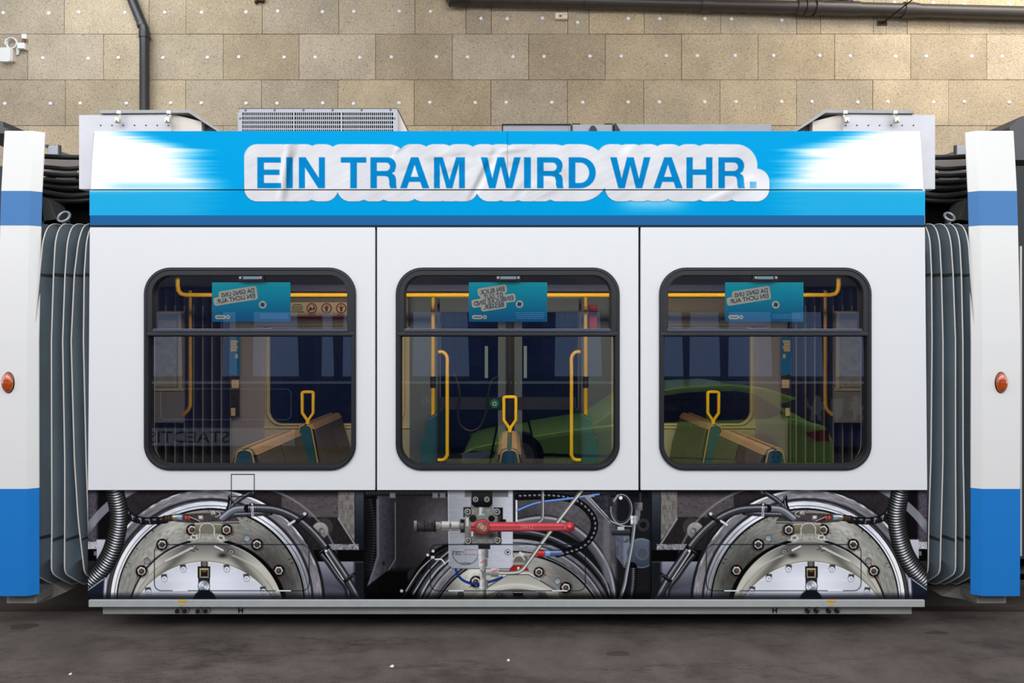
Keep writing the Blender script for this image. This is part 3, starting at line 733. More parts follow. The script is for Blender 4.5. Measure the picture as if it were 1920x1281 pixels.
    R.rect(*q(1560, 250), *q(1600, 640), (128, 128, 136), 5, 0.6)
    for k in range(2):
        lp = [q(1672 + (66 - 10 * k) * math.cos(a), 182 + (92 - 12 * k) * math.sin(a)) for a in np.linspace(-2.0, 3.3, 26)]
        R.line(lp, 1.9 - 0.5 * k, (164, 164, 172) if k == 0 else (90, 92, 104))
    R.tube([q(1618, 262), q(1680, 285), q(1740, 288)], 2.4, (170, 170, 178), hl=0.3); R.line([q(1650, 96), q(1626, 130)], 4, (150, 150, 158)); R.disc(*q(1668, 112), 3.4, (230, 230, 234))
    R.rect(*q(1748, 140), *q(1802, 190), vgrad((62, 62, 66), (150, 150, 152), 1188, 1206, 0.2, True)); R.rect(*q(1758, 190), *q(1790, 225), (120, 120, 124)); R.rect(*q(1730, 222), *q(1786, 276), vgrad((226, 226, 224), (110, 110, 112), 1183, 1200, 0.1, True)); R.line([q(1748, 224), q(1748, 274)], 1.2, (90, 90, 92))
    R.rect(*q(1784, 80), *q(1796, 140), (66, 64, 66)); R.disc(*q(1808, 280), 12, (60, 62, 68), 2); R.disc(*q(1808, 280), 6, (30, 30, 34), 2)
    R.rect(*q(1612, 305), *q(1725, 345), vgrad((96, 98, 104), (38, 38, 42), 992, 1004)); R.rect(*q(1648, 290), *q(1690, 312), (190, 192, 198), 1.5)
    R.fill([q(1632, 345), q(1720, 345), q(1720, 545), q(1690, 545), q(1636, 470)], nz((100, 104, 122), 0.12, 4, 17)); R.rect(*q(1684, 352), *q(1722, 540), (128, 132, 150), 2)
    for k in range(6): R.line([q(1634, 420 + 10 * k), q(1652, 420 + 10 * k)], 0.8, (50, 50, 56))
    allen(R, *q(1697, 370), 3.6); allen(R, *q(1697, 520), 3.6)
    R.disc(*q(1795, 455), 28, vgrad((104, 116, 132), (64, 72, 86), 1010, 1064)); R.disc(*q(1795, 455), 28, (140, 152, 166), 1.2, 0.6, r0=26); R.disc(*q(1800, 455), 13, (84, 92, 104), 2); R.disc(*q(1802, 455), 12, (128, 136, 148), 1.2, 0.6, r0=10.5)
    R.tube([q(1735, 545), q(1732, 640), q(1715, 760)], 21, (54, 55, 60), rib=(3.6, 0.7), lo=0.2, hl=0.5)
    R.tube([q(1752, 285), q(1738, 400), q(1708, 560), q(1690, 660), q(1660, 745)], 7.0, (128, 130, 138), lo=0.3, hl=0.36)
    R.rect(*q(1848, 60), *q(1930, 760), vgrad((34, 42, 52), (22, 25, 30), 925, 1110), 5)
    R.C *= (0.35 + 0.65 * sstep(917, 929, Y))[..., None]
    R.C *= (1 - 0.75 * sstep(1106, 1122, Y))[..., None]
    hatch_outline(R, 807, 1021.5, 1097.5, 1108)

# letters of the slogan: outlines in the film's own units, cap height 0..100, width 0..1
def glyph(ch, x0, x1, y0=295.0, y1=353.0):
    "list of (outer, [holes]) polygons in film coordinates"
    w = x1 - x0; h = y1 - y0; st = 12.6
    X = lambda t: x0 + t; Yy = lambda t: y1 - t
    def poly(l): return [(X(a), Yy(b)) for a, b in l]
    if ch == 'E': return [(poly([(0, 0), (w, 0), (w, 10), (st, 10), (st, 25), (w - 3, 25), (w - 3, 35), (st, 35), (st, 48), (w - .6, 48), (w - .6, h), (0, h)]), [])]
    if ch == 'I': return [(poly([(0, 0), (w, 0), (w, h), (0, h)]), [])]
    if ch == 'N': return [(poly([(0, 0), (11.6, 0), (11.6, 39), (w - 12.5, 0), (w, 0), (w, h), (w - 11.6, h), (w - 11.6, 19.5), (12.8, h), (0, h)]), [])]
    if ch == 'T': return [(poly([(w / 2 - 6.3, 0), (w / 2 + 6.3, 0), (w / 2 + 6.3, 48), (w, 48), (w, h), (0, h), (0, 48), (w / 2 - 6.3, 48)]), [])]
    if ch == 'A': return [(poly([(0, 0), (13, 0), (17, 12), (w - 17, 12), (w - 13, 0), (w, 0), (w / 2 + 7, h), (w / 2 - 7, h)]), [poly([(20.3, 21.5), (w - 20.3, 21.5), (w / 2, 44.5)])])]
    if ch == 'M': return [(poly([(0, 0), (11, 0), (11, 46), (w / 2 - 5.6, 0), (w / 2 + 5.6, 0), (w - 11, 46), (w - 11, 0), (w, 0), (w, h), (w - 16.6, h), (w / 2, 16), (16.6, h), (0, h)]), [])]
    if ch == 'W': return [(poly([(15.5, 0), (27.5, 0), (w / 2, 42), (w - 27.5, 0), (w - 15.5, 0), (w, h), (w - 12.5, h), (w - 21.6, 18), (w / 2 + 6.4, h), (w / 2 - 6.4, h), (21.6, 18), (12.5, h), (0, h)]), [])]
    if ch == 'H': return [(poly([(0, 0), (12, 0), (12, 25), (w - 12, 25), (w - 12, 0), (w, 0), (w, h), (w - 12, h), (w - 12, 35.5), (12, 35.5), (12, h), (0, h)]), [])]
    if ch == '.': return [(poly([(0, 0), (w, 0), (w, w), (0, w)]), [])]
    arc = lambda cx, cy, rx, ry, a0, a1, n=14: [(cx + rx * math.cos(math.radians(a0 + (a1 - a0) * k / n)), cy + ry * math.sin(math.radians(a0 + (a1 - a0) * k / n))) for k in range(n + 1)]
    if ch == 'D':
        return [(poly([(0, 0), (22, 0)] + arc(22, h / 2, w - 22, h / 2, -90, 90) + [(0, h)]), [poly([(st, 10), (21, 10)] + arc(21, h / 2, w - 21 - 12.6, h / 2 - 10, -90, 90) + [(st, h - 10)])])]
    if ch == 'R':
        o = [(0, 0), (12.2, 0), (12.2, 23), (27, 23)] + [(33, 21.5), (35, 16), (35.5, 6), (37.5, 0), (w + .3, 0), (w + .3, 1.6), (48.6, 4), (48, 18), (46, 24), (40.5, 28)]
        o += [(46, 32)] + arc(33, 42.2, w - 34, 15.8, -28, 90, 12) + [(0, h)]
        return [(poly(o), [poly([(12.2, 32.6), (29, 32.6)] + arc(29, 40.4, 7.8, 7.8, -90, 90, 10) + [(12.2, 48.2)])])]
    return []
SLOGAN = [('E', 482.4, 527.2), ('I', 536.8, 549), ('N', 560.3, 609.4), ('T', 639, 687), ('R', 694.5, 743.6), ('A', 750, 805), ('M', 813.7, 871.7),
          ('W', 901.5, 976.4), ('I', 982.5, 995.4), ('R', 1007, 1056), ('D', 1066.3, 1117.3), ('W', 1144, 1219.7), ('A', 1225, 1280), ('H', 1287, 1335.8), ('R', 1347, 1396.5), ('.', 1406, 1418.3)]

def draw_banner(R):
    "returns the distance to the letters; film colours go to R.C"
    X, Y = R.X, R.Y
    R.C[:] = np.array([0, 156, 218])
    # blurred white ends, printed as streaks
    row = (vnoise(X * 0 + 3, Y, 5.0, 1) - 0.5) * 26 + (vnoise(X * 0 + 9, Y, 1.7, 2) - 0.5) * 16
    for side in (0, 1):
        xx = X if side == 0 else 1902 - X
        t = np.clip((Y - 246) / 110, 0, 1)
        edge = 268 + 118 * sstep(0.0, 0.36, t) + 34 * sstep(0.55, 0.97, t) + row + 10 + 46 * (side == 1)
        width = 60 + 22 * (vnoise(X * 0 + 5, Y, 3.0, 6 + side) - 0.5) * 2
        a = 1 - sstep(-width, width * 0.75, xx - edge + 30)
        a *= 1 - 0.85 * sstep(353, 362, Y)
        a *= 0.985 - 0.30 * np.exp(-((Y - 349) / 6) ** 2) * sstep(180, 240, xx) - 0.35 * np.exp(-((Y - 247) / 2.2) ** 2) * sstep(190, 330, xx)
        R.C[:] = R.C * (1 - a[..., None]) + np.array([247, 250, 255]) * a[..., None]
        low = (1 - sstep(356, 368, Y)) * (Y > 356) * (1 - sstep(170, 420, xx)) * 0.22
        R.C[:] = R.C * (1 - low[..., None]) + np.array([196, 226, 248]) * low[..., None]
    g = np.exp(-((X - 1225) / 62) ** 4) * np.exp(-((Y - 378) / 17) ** 2) * 0.6
    R.C[:] = R.C * (1 - g[..., None]) + np.array([178, 218, 244]) * g[..., None]  # pale patch: a light reflection painted into the film colour
    # letters and the scalloped paper behind them
    dl = np.full(X.shape, 1e9)
    for ch, a, b in SLOGAN:
        y0 = 341.0 if ch == '.' else 295.0
        for outer, holes in glyph(ch, a, b, y0 if ch != '.' else 341.0, 353.2):
            sl = R.win(a - 70, b + 70, 246, 405)
            d = sdpoly(X[sl], Y[sl], outer)
            for hpoly in holes: d = np.maximum(d, -sdpoly(X[sl], Y[sl], hpoly))
            dl[sl] = np.minimum(dl[sl], d)
    paper = dl - 24.6
    pa = np.clip(0.5 - paper / 1.2, 0, 1)
    sh = np.clip(1 - np.abs(paper - 0.3) / 1.3, 0, 1) * sstep(300, 372, Y) * 0.75
    Cp = np.zeros(X.shape + (3,)); Cp[:] = np.array([214, 214, 220])
    la = np.clip(0.5 - dl / 1.1, 0, 1)
    Ci = np.zeros(X.shape + (3,)); Ci[:] = np.array([0, 126, 190])
    Cp = Cp * (1 - la[..., None]) + Ci * la[..., None]
    # printed creases in the paper
    k = np.ones(X.shape)
    def crease(x0, y0, x1, y1, w, amp):
        nonlocal k
        ex, ey = x1 - x0, y1 - y0; L2 = ex * ex + ey * ey
        t = np.clip(((X - x0) * ex + (Y - y0) * ey) / L2, 0, 1)
        d = np.hypot(X - x0 - ex * t, Y - y0 - ey * t)
        k = k + amp * np.exp(-(d / w) ** 2) * (0.35 + 0.65 * np.sin(PI * np.clip(t, 0.02, 0.98)))
    for c in ((548, 266, 532, 380, 6, -0.26), (537, 268, 519, 380, 5, 0.09), (558, 268, 548, 300, 5, -0.10), (576, 300, 566, 372, 9, 0.04),
              (748, 268, 730, 306, 4, 0.10), (736, 290, 764, 272, 4, -0.13), (745, 318, 775, 308, 5, -0.06), (752, 330, 800, 315, 7, 0.05),
              (800, 300, 870, 288, 5, -0.13), (820, 292, 880, 300, 4, 0.08), (812, 330, 872, 308, 6, -0.10), (826, 345, 890, 322, 6, 0.06),
              (925, 282, 876, 378, 4.5, -0.24), (940, 284, 886, 376, 5, 0.12), (900, 300, 960, 276, 5, 0.13), (905, 290, 985, 282, 4, -0.13),
              (930, 312, 1000, 300, 5, -0.08), (960, 370, 985, 340, 5, -0.10), (975, 372, 1000, 342, 5, 0.07), (1010, 372, 1050, 356, 6, -0.08),
              (1015, 318, 1060, 330, 6, -0.07), (1008, 330, 1056, 344, 5, 0.06), (1045, 300, 1075, 350, 8, -0.04), (1150, 330, 1200, 316, 7, -0.05),
              (1160, 290, 1190, 272, 6, 0.07), (1170, 345, 1215, 338, 6, -0.06), (1240, 285, 1300, 310, 9, -0.03), (1322, 375, 1372, 352, 5, 0.12),
              (1345, 378, 1392, 356, 4, -0.08), (1380, 340, 1420, 330, 8, 0.08), (1395, 290, 1372, 330, 8, -0.04), (660, 280, 640, 370, 12, 0.03)):
        crease(*c)
    k = k + 0.05 * (vnoise(X, Y, 26, 3) - 0.5) + 0.04 * (vnoise(X + 2 * Y, Y * 0.4, 9, 7) - 0.5)
    Cp = np.clip(Cp * k[..., None], 0, 250)
    f = 0.75 * sstep(1372, 1425, X) * sstep(318, 352, Y)      # the last letters fade towards white
    Cp = Cp * (1 - f[..., None] * 0.75) + np.array([240, 243, 250]) * f[..., None] * 0.75
    R.C[:] = R.C * (1 - sh[..., None]) + np.array([10, 60, 92]) * sh[..., None]
    R.C[:] = R.C * (1 - pa[..., None]) + Cp * pa[..., None]
    ln = np.exp(-((X - 951.5) / 0.7) ** 2) * (Y < 352) * 0.30
    R.C *= (1 - ln)[..., None]
    return dl

def film_mesh(name, VX, VY, VZ, C, facemask, parent, material=None):
    "the points of a printed film, only the faces of facemask"
    h, w = VX.shape
    idx = np.arange(h * w).reshape(h, w)
    quads = np.stack([idx[:-1, :-1], idx[1:, :-1], idx[1:, 1:], idx[:-1, 1:]], -1)[facemask]
    used, inv = np.unique(quads.ravel(), return_inverse=True)
    quads = inv.reshape(-1, 4)
    n = len(used); m = len(quads)
    me = bpy.data.meshes.new(name)
    me.vertices.add(n)
    co = np.stack([VX.ravel()[used], VY.ravel()[used], VZ.ravel()[used]], -1)
    me.vertices.foreach_set('co', co.ravel().astype(np.float32))
    me.loops.add(m * 4); me.loops.foreach_set('vertex_index', quads.ravel().astype(np.int32))
    me.polygons.add(m)
    me.polygons.foreach_set('loop_start', np.arange(0, m * 4, 4, dtype=np.int32))
    me.polygons.foreach_set('loop_total', np.full(m, 4, dtype=np.int32))
    me.update(calc_edges=True)
    at = me.color_attributes.new('ink', 'FLOAT_COLOR', 'POINT')
    lin = s2l(C.reshape(-1, 3)[used])
    at.data.foreach_set('color', np.concatenate([lin, np.ones((n, 1))], 1).ravel().astype(np.float32))
    me.materials.append(material or M_PRINT)
    o = bpy.data.objects.new(name, me); COL.objects.link(o)
    if parent is not None: o.parent = parent
    return o
# ------------------------------------------------------------------ the hall: floor and the far wall
def floor_material():
    m = bpy.data.materials.new('hall_asphalt'); m.use_nodes = True
    nt = m.node_tree; b = nt.nodes['Principled BSDF']; L = nt.links.new
    tc = nt.nodes.new('ShaderNodeTexCoord')
    def noise(scale, detail, rough=0.6, vec=None, sc=None):
        n = nt.nodes.new('ShaderNodeTexNoise'); n.inputs['Scale'].default_value = scale
        n.inputs['Detail'].default_value = detail; n.inputs['Roughness'].default_value = rough
        if sc:
            mp = nt.nodes.new('ShaderNodeMapping'); mp.inputs['Scale'].default_value = sc
            L(tc.outputs['Object'], mp.inputs['Vector']); L(mp.outputs['Vector'], n.inputs['Vector'])
        else: L(tc.outputs['Object'], n.inputs['Vector'])
        return n
    def ramp(src, pts):
        r = nt.nodes.new('ShaderNodeValToRGB'); e = r.color_ramp.elements
        while len(e) < len(pts): e.new(0.5)
        for el, (p, c) in zip(e, pts): el.position = p; el.color = tuple(float(v) for v in s2l(c)) + (1,)
        L(src, r.inputs['Fac']); return r
    base = ramp(noise(3.0, 6, 0.65).outputs['Fac'], [(0.3, (86, 78, 74)), (0.55, (105, 96, 92)), (0.75, (116, 107, 102))])
    grit = ramp(noise(160, 3, 0.7).outputs['Fac'], [(0.35, (190, 190, 190)), (0.6, (255, 255, 255))])
    stain = ramp(noise(1.6, 5, 0.75, sc=(0.5, 1.5, 1)).outputs['Fac'], [(0.36, (120, 118, 118)), (0.5, (255, 255, 255))])
    mx1 = nt.nodes.new('ShaderNodeMix'); mx1.data_type = 'RGBA'; mx1.blend_type = 'MULTIPLY'; mx1.inputs['Factor'].default_value = 0.8
    mx2 = nt.nodes.new('ShaderNodeMix'); mx2.data_type = 'RGBA'; mx2.blend_type = 'MULTIPLY'; mx2.inputs['Factor'].default_value = 0.5
    L(base.outputs['Color'], mx1.inputs['A']); L(grit.outputs['Color'], mx1.inputs['B'])
    L(mx1.outputs['Result'], mx2.inputs['A']); L(stain.outputs['Color'], mx2.inputs['B'])
    # thin cracks, drawn out along the tracks
    cn = noise(1.0, 6, 0.62, sc=(0.55, 2.4, 1))
    s1 = nt.nodes.new('ShaderNodeMath'); s1.operation = 'SUBTRACT'; s1.inputs[1].default_value = 0.47; L(cn.outputs['Fac'], s1.inputs[0])
    s2 = nt.nodes.new('ShaderNodeMath'); s2.operation = 'ABSOLUTE'; L(s1.outputs[0], s2.inputs[0])
    s3 = nt.nodes.new('ShaderNodeMapRange'); s3.inputs['From Max'].default_value = 0.012; s3.inputs['To Min'].default_value = 0.62; L(s2.outputs[0], s3.inputs['Value'])
    mx4 = nt.nodes.new('ShaderNodeMix'); mx4.data_type = 'RGBA'; mx4.blend_type = 'MULTIPLY'; mx4.inputs['Factor'].default_value = 0.8
    L(mx2.outputs['Result'], mx4.inputs['A']); L(s3.outputs['Result'], mx4.inputs['B'])
    L(mx4.outputs['Result'], b.inputs['Base Color'])
    b.inputs['Roughness'].default_value = 0.75; b.inputs['Specular IOR Level'].default_value = 0.25
    bp = nt.nodes.new('ShaderNodeBump'); bp.inputs['Strength'].default_value = 0.35; bp.inputs['Distance'].default_value = 0.006
    L(noise(90, 4).outputs['Fac'], bp.inputs['Height']); L(bp.outputs['Normal'], b.inputs['Normal'])
    return m

mb = MB(); mb.box(-16, 16, -2.2, 4.7, 7.5, 7.7)  # unseen roof slab, added to keep sky light off wall and tram
struct(mb.build('shading_slab', mat('shading_slab_grey', (150, 150, 150), 0.8)))
mb = MB(); mb.box(-22, 22, -30, 4.7, -0.12, 0.0)
struct(mb.build('floor', floor_material()))

def wall_material():
    m = bpy.data.materials.new('wood_wool_panels'); m.use_nodes = True
    nt = m.node_tree; b = nt.nodes['Principled BSDF']; L = nt.links.new
    tc = nt.nodes.new('ShaderNodeTexCoord')
    at = nt.nodes.new('ShaderNodeVertexColor'); at.layer_name = 'tone'
    w1 = nt.nodes.new('ShaderNodeTexNoise'); w1.inputs['Scale'].default_value = 16; w1.inputs['Detail'].default_value = 2
    dist = nt.nodes.new('ShaderNodeVectorMath'); dist.operation = 'MULTIPLY_ADD'
    dist.inputs[1].default_value = (0.06, 0.06, 0.06)
    L(tc.outputs['Object'], w1.inputs['Vector']); L(w1.outputs['Color'], dist.inputs[0]); L(tc.outputs['Object'], dist.inputs[2])
    mp = nt.nodes.new('ShaderNodeMapping'); mp.inputs['Scale'].default_value = (58, 58, 120)
    L(dist.outputs[0], mp.inputs['Vector'])
    n = nt.nodes.new('ShaderNodeTexNoise'); n.inputs['Scale'].default_value = 1.0; n.inputs['Detail'].default_value = 3; n.inputs['Roughness'].default_value = 0.6
    n.noise_dimensions = '3D'
    L(mp.outputs['Vector'], n.inputs['Vector'])
    r = nt.nodes.new('ShaderNodeValToRGB'); e = r.color_ramp.elements
    e.new(0.5)
    for el, (p, v) in zip(e, [(0.33, 0.50), (0.47, 0.88), (0.64, 1.10)]): el.position = p; el.color = (v, v * 0.99, v * 0.975, 1)
    L(n.outputs['Fac'], r.inputs['Fac'])
    mx = nt.nodes.new('ShaderNodeMix'); mx.data_type = 'RGBA'; mx.blend_type = 'MULTIPLY'; mx.inputs['Factor'].default_value = 1
    L(at.outputs['Color'], mx.inputs['A']); L(r.outputs['Color'], mx.inputs['B'])
    n2 = nt.nodes.new('ShaderNodeTexNoise'); n2.inputs['Scale'].default_value = 2.2; n2.inputs['Detail'].default_value = 3
    L(tc.outputs['Object'], n2.inputs['Vector'])
    mr = nt.nodes.new('ShaderNodeMapRange'); mr.inputs['From Min'].default_value = 0.3; mr.inputs['From Max'].default_value = 0.7
    mr.inputs['To Min'].default_value = 0.88; mr.inputs['To Max'].default_value = 1.1
    L(n2.outputs['Fac'], mr.inputs['Value'])
    mx3 = nt.nodes.new('ShaderNodeMix'); mx3.data_type = 'RGBA'; mx3.blend_type = 'MULTIPLY'; mx3.inputs['Factor'].default_value = 1
    L(mx.outputs['Result'], mx3.inputs['A']); L(mr.outputs['Result'], mx3.inputs['B'])
    L(mx3.outputs['Result'], b.inputs['Base Color'])
    b.inputs['Roughness'].default_value = 0.9; b.inputs['Specular IOR Level'].default_value = 0.1
    bp = nt.nodes.new('ShaderNodeBump'); bp.inputs['Strength'].default_value = 0.5; bp.inputs['Distance'].default_value = 0.006
    L(n.outputs['Fac'], bp.inputs['Height']); L(bp.outputs['Normal'], b.inputs['Normal'])
    return m

YW = 4.45
ODD = [-374, -232, -90, 52, 194, 276, 418.5, 561, 704, 848, 991.5, 1135, 1278, 1421.5, 1565, 1707.5, 1850, 1993, 2136, 2280]
EVEN = [-304, -162, -20, 122.5, 276, 348, 490, 633.5, 776.5, 920.5, 1064, 1207, 1350, 1493.5, 1636.5, 1778.5, 1921, 2064, 2210]
R0 = [-306, -164, -22, 120.5, 279, 349, 491.5, 635, 778, 873.5, 921.5, 1064.5, 1104.5, 1208, 1351.5, 1494, 1538.5, 1637.5, 1661.5, 1701, 1779.5, 1921, 2064, 2210]
rows = [(-193, -107.5, EVEN), (-107.5, -21.5, ODD), (-21.5, 64, R0), (64, 149.7, ODD), (149.7, 235.5, EVEN)]
for k in range(9): rows.append((235.5 + 85.7 * k, 235.5 + 85.7 * (k + 1), ODD if k % 2 == 0 else EVEN))
wv = []; wf = []; wc = []
rw = random.Random(11)
for y0, y1, js in rows:
    for a, b in zip(js[:-1], js[1:]):
        g = 0.45
        cells = [(y0, y1)]
        if js is R0 and a in (921.5,): cells = [(y0, 20), (20, y1)]
        for c0, c1 in cells:
            x0, x1, z0, z1 = WX(a + g, YW), WX(b - g, YW), WZ(c1 - g, YW), WZ(c0 + g, YW)
            dy = rw.uniform(-0.003, 0.003)
            o = len(wv)
            wv += [(x, YW + dy if yy == 0 else YW + 0.03, z) for yy in (0, 1) for (x, z) in ((x0, z0), (x1, z0), (x1, z1), (x0, z1))]
            wf += [(o, o + 1, o + 2, o + 3)] + [(o + i, o + 4 + i, o + 4 + (i + 1) % 4, o + (i + 1) % 4) for i in range(4)]
            k = rw.choice([0.86, 0.93, 0.98, 1.0, 1.03, 1.07, 1.1]); t = rw.uniform(-3, 4)
            base = s2l((190 + t * 0.5, 174, 150 - t)) * k
            wc += [tuple(base) + (1,)] * 8
o = len(wv)
X0, X1, Z1 = WX(-400, YW), WX(2320, YW), WZ(-200, YW)
wv += [(X0, YW + 0.02, 0), (X1, YW + 0.02, 0), (X1, YW + 0.02, Z1), (X0, YW + 0.02, Z1), (X0, YW + 0.2, 0), (X1, YW + 0.2, 0), (X1, YW + 0.2, Z1), (X0, YW + 0.2, Z1)]
wf += [(o, o + 1, o + 2, o + 3), (o + 5, o + 4, o + 7, o + 6), (o + 4, o, o + 3, o + 7), (o + 1, o + 5, o + 6, o + 2), (o + 3, o + 2, o + 6, o + 7)]
wc += [(0.10, 0.09, 0.075, 1)] * 8
me = bpy.data.meshes.new('wall_back'); me.from_pydata(wv, [], wf)
ca = me.color_attributes.new('tone', 'FLOAT_COLOR', 'POINT'); ca.data.foreach_set('color', np.array(wc, dtype=np.float32).ravel())
me.materials.append(wall_material())
wob = bpy.data.objects.new('wall_back', me); COL.objects.link(wob); struct(wob)

SCREWS = [(6, 24), (91.5, 25), (148, 23), (234.5, 24), (309, 23.5), (378, 23.5), (461.5, 22.5), (521, 21), (605, 22), (664, 21.5), (749, 21), (807.5, 21.5),
          (902, 34.5), (951, 35), (1017, 34), (1083, 42), (1178, 34.5), (1237, 35), (1321.5, 35), (1371.5, 35.5), (1466, 38), (1677, 5), (1750, 6), (1808, 8), (1893, 8),
          (80, 109), (165.5, 110), (222, 108.5), (305.5, 108.5), (389, 108), (448, 107), (533, 107.5), (591.5, 107.5), (675, 108), (734, 107), (818.5, 106.5),
          (877, 107), (962, 106.5), (1020, 106), (1106, 105.5), (1164.5, 105.5), (1249, 104.5), (1307, 104.5), (1378, 104.5), (1450, 104.5), (1536.5, 104.5),
          (1594, 105), (1679, 106), (1736.5, 105.5), (1822, 106), (1879, 106),
          (9, 194.5), (94.5, 194.5), (150.5, 194), (237, 194), (320, 193.5), (377.5, 193.5), (461.5, 194), (519.5, 194), (605.5, 193.5), (663, 194.5), (748.5, 193),
          (806, 192), (891, 192.5), (949, 192), (1034.5, 192), (1092.5, 192), (1177.5, 191.5), (1236, 191.5), (1321, 191.5), (1379.5, 191), (1465, 191),
          (1522, 191), (1608, 192), (1664.5, 191), (1750.5, 192), (1808, 191), (1892, 192)]
mb = MB()
mb.dome(0, 0, 0.024, 0.024, 0.0, 0.009, 16, 3)
mb.ydisc(0, 0, 0.008, -0.012, -0.004, 6)
scr0 = None
for i, (a, b) in enumerate(SCREWS):
    if scr0 is None:
        s_ = scr0 = mb.build('wall_screw', M_ZINC, smooth=True)
        tag(s_, 'small round galvanised washer screw fixing the beige wood wool wall panels', 'screw', 'washer screws in the wall panels')
    else:
        s_ = scr0.copy(); COL.objects.link(s_)
    s_.location = (WX(a, YW), YW - 0.002, WZ(b, YW))

# ------------------------------------------------------------------ pipes and small devices on the wall
YP = YW - 0.115
def PP(px, py, Y=YP): return Vector(P(px, py, Y))
k = (D + YP) / F
t = thing('drain_pipe', 'black vertical drain pipe with an elbow, above the left roof cabinet', 'pipe', PP(271, 330))
def rel(root, pts): return [Vector(p) - root.location for p in pts]
mb = MB(); mb.tube(rel(t, [PP(271, 330), PP(271, 62)]), 8.6 * k, 20); mb.build('pipe_run', M_PIPE, t, True)
mb = MB(); mb.tube(rel(t, [PP(271, 72), PP(271, 61)]), 9.8 * k, 20); mb.tube(rel(t, [PP(271, 64), PP(271, 59)]), 9.3 * k, 20); mb.build('collar', M_PIPE, t, True)
mb = MB(); mb.tube(rel(t, [PP(271, 62), PP(270.5, 54), PP(267, 46), PP(264, 40), PP(238.5, -24)]), [8.6 * k] * 3 + [8.9 * k, 8.9 * k], 20); mb.build('elbow', M_PIPE, t, True)
mb = MB(); mb.tube(rel(t, [PP(267.5, 50), PP(265.5, 45)]), 9.3 * k, 20); mb.build('collar', M_PIPE2, t, True)
for yy in (66, 300):
    mb = MB(); mb.box(-0.02, 0.02, 0.02, 0.113, WZ(yy, YP) - t.location.z - 0.02, WZ(yy, YP) - t.location.z + 0.02); mb.build('wall_bracket', M_PIPE, t)

t = thing('overhead_pipe', 'long dark brown horizontal waste pipe with collars along the top of the wall', 'pipe', PP(1380, 8))
def cy(x): return -3.5 + (x - 833) * 0.0258 if x < 1420 else 11.7 + (x - 1420) * 0.0262
run = [PP(x, cy(x)) for x in (862, 1000, 1200, 1420, 1600, 1800, 2060)]
rad = [10.5 * k, 10.5 * k, 10.8 * k, 11 * k, 11.5 * k, 11.8 * k, 12 * k]
mb = MB(); mb.tube(rel(t, run), rad, 22); mb.build('pipe_run', M_PIPE2, t, True)
mb = MB(); mb.tube(rel(t, [PP(848, -30), PP(842, -8), PP(846, 0), PP(858, -2.5), PP(880, -2.4)]), [11 * k, 12 * k, 13 * k, 12.5 * k, 12 * k], 20); mb.build('elbow', M_PIPE, t, True)
for (x, w, r) in ((1106, 10, 12.2), (1324, 10, 12.8), (1500, 7, 13.2), (1516, 7, 13.6), (1532, 5, 14.2), (1571, 38, 13.0), (1701, 9, 14.0), (1713, 6, 12.9)):
    mb = MB(); mb.tube(rel(t, [PP(x - w, cy(x - w)), PP(x + w, cy(x + w))]), r * k, 22); mb.build('collar', M_PIPE2, t, True)
mb = MB(); mb.tube(rel(t, [PP(1592, 6), PP(1566, -32)]), 11.5 * k, 20); mb.build('branch_pipe', M_PIPE2, t, True)
for x in (1100, 1400, 1750):
    mb = MB(); mb.box(WX(x, YP) - t.location.x - 0.015, WX(x, YP) - t.location.x + 0.015, 0.03, 0.112, WZ(cy(x), YP) - t.location.z - 0.04, WZ(cy(x), YP) - t.location.z + 0.1); mb.build('wall_bracket', M_PIPE, t)

# recess with a stay rod
t = thing('stay_rod', 'thin black stay rod rising from a small dark recess in the wall', 'rod', (WX(1653, YW), YW - 0.01, WZ(44, YW)))
mb = MB(); mb.slab([(-0.066, -0.032), (0.066, -0.032), (0.066, 0.032), (-0.066, 0.032)], [[(-0.058, -0.025), (0.058, -0.025), (0.058, 0.025), (-0.058, 0.025)]], -0.006, 0.006); mb.build('recess_frame', mat('recess_frame', (90, 78, 52), 0.7), t)
mb = MB(); mb.box(-0.06, 0.06, -0.002, 0.004, -0.027, 0.027); mb.build('recess', mat('recess_dark', (40, 34, 20), 0.8), t)
mb = MB(); mb.tube([(0.0, 0.0, 0.0), Vector(P(1718, -6, 3.5)) - t.location], 0.007, 8); mb.build('rod', M_BLACK, t, True)

t = thing('junction_box', 'small beige junction box on the wall below the overhead pipe', 'box', (WX(1052, YW), YW, WZ(33, YW)))
mb = MB(); mb.box(-0.083, 0.083, -0.05, 0, -0.043, 0.043); mb.build('housing', mat('box_beige', (226, 204, 176), 0.5), t, bevel=0.005)
mb = MB(); mb.box(-0.075, 0.075, -0.054, -0.05, -0.036, 0.036); mb.build('cover', mat('box_cover', (236, 220, 198), 0.5), t)
mb = MB(); mb.box(-0.03, 0.0, -0.056, -0.053, -0.02, 0.01); mb.box(0.01, 0.07, -0.056, -0.053, 0.012, 0.016); mb.box(0.008, 0.012, -0.056, -0.053, -0.03, 0.016); mb.build('cable_mark', mat('box_mark', (120, 100, 84), 0.6), t)

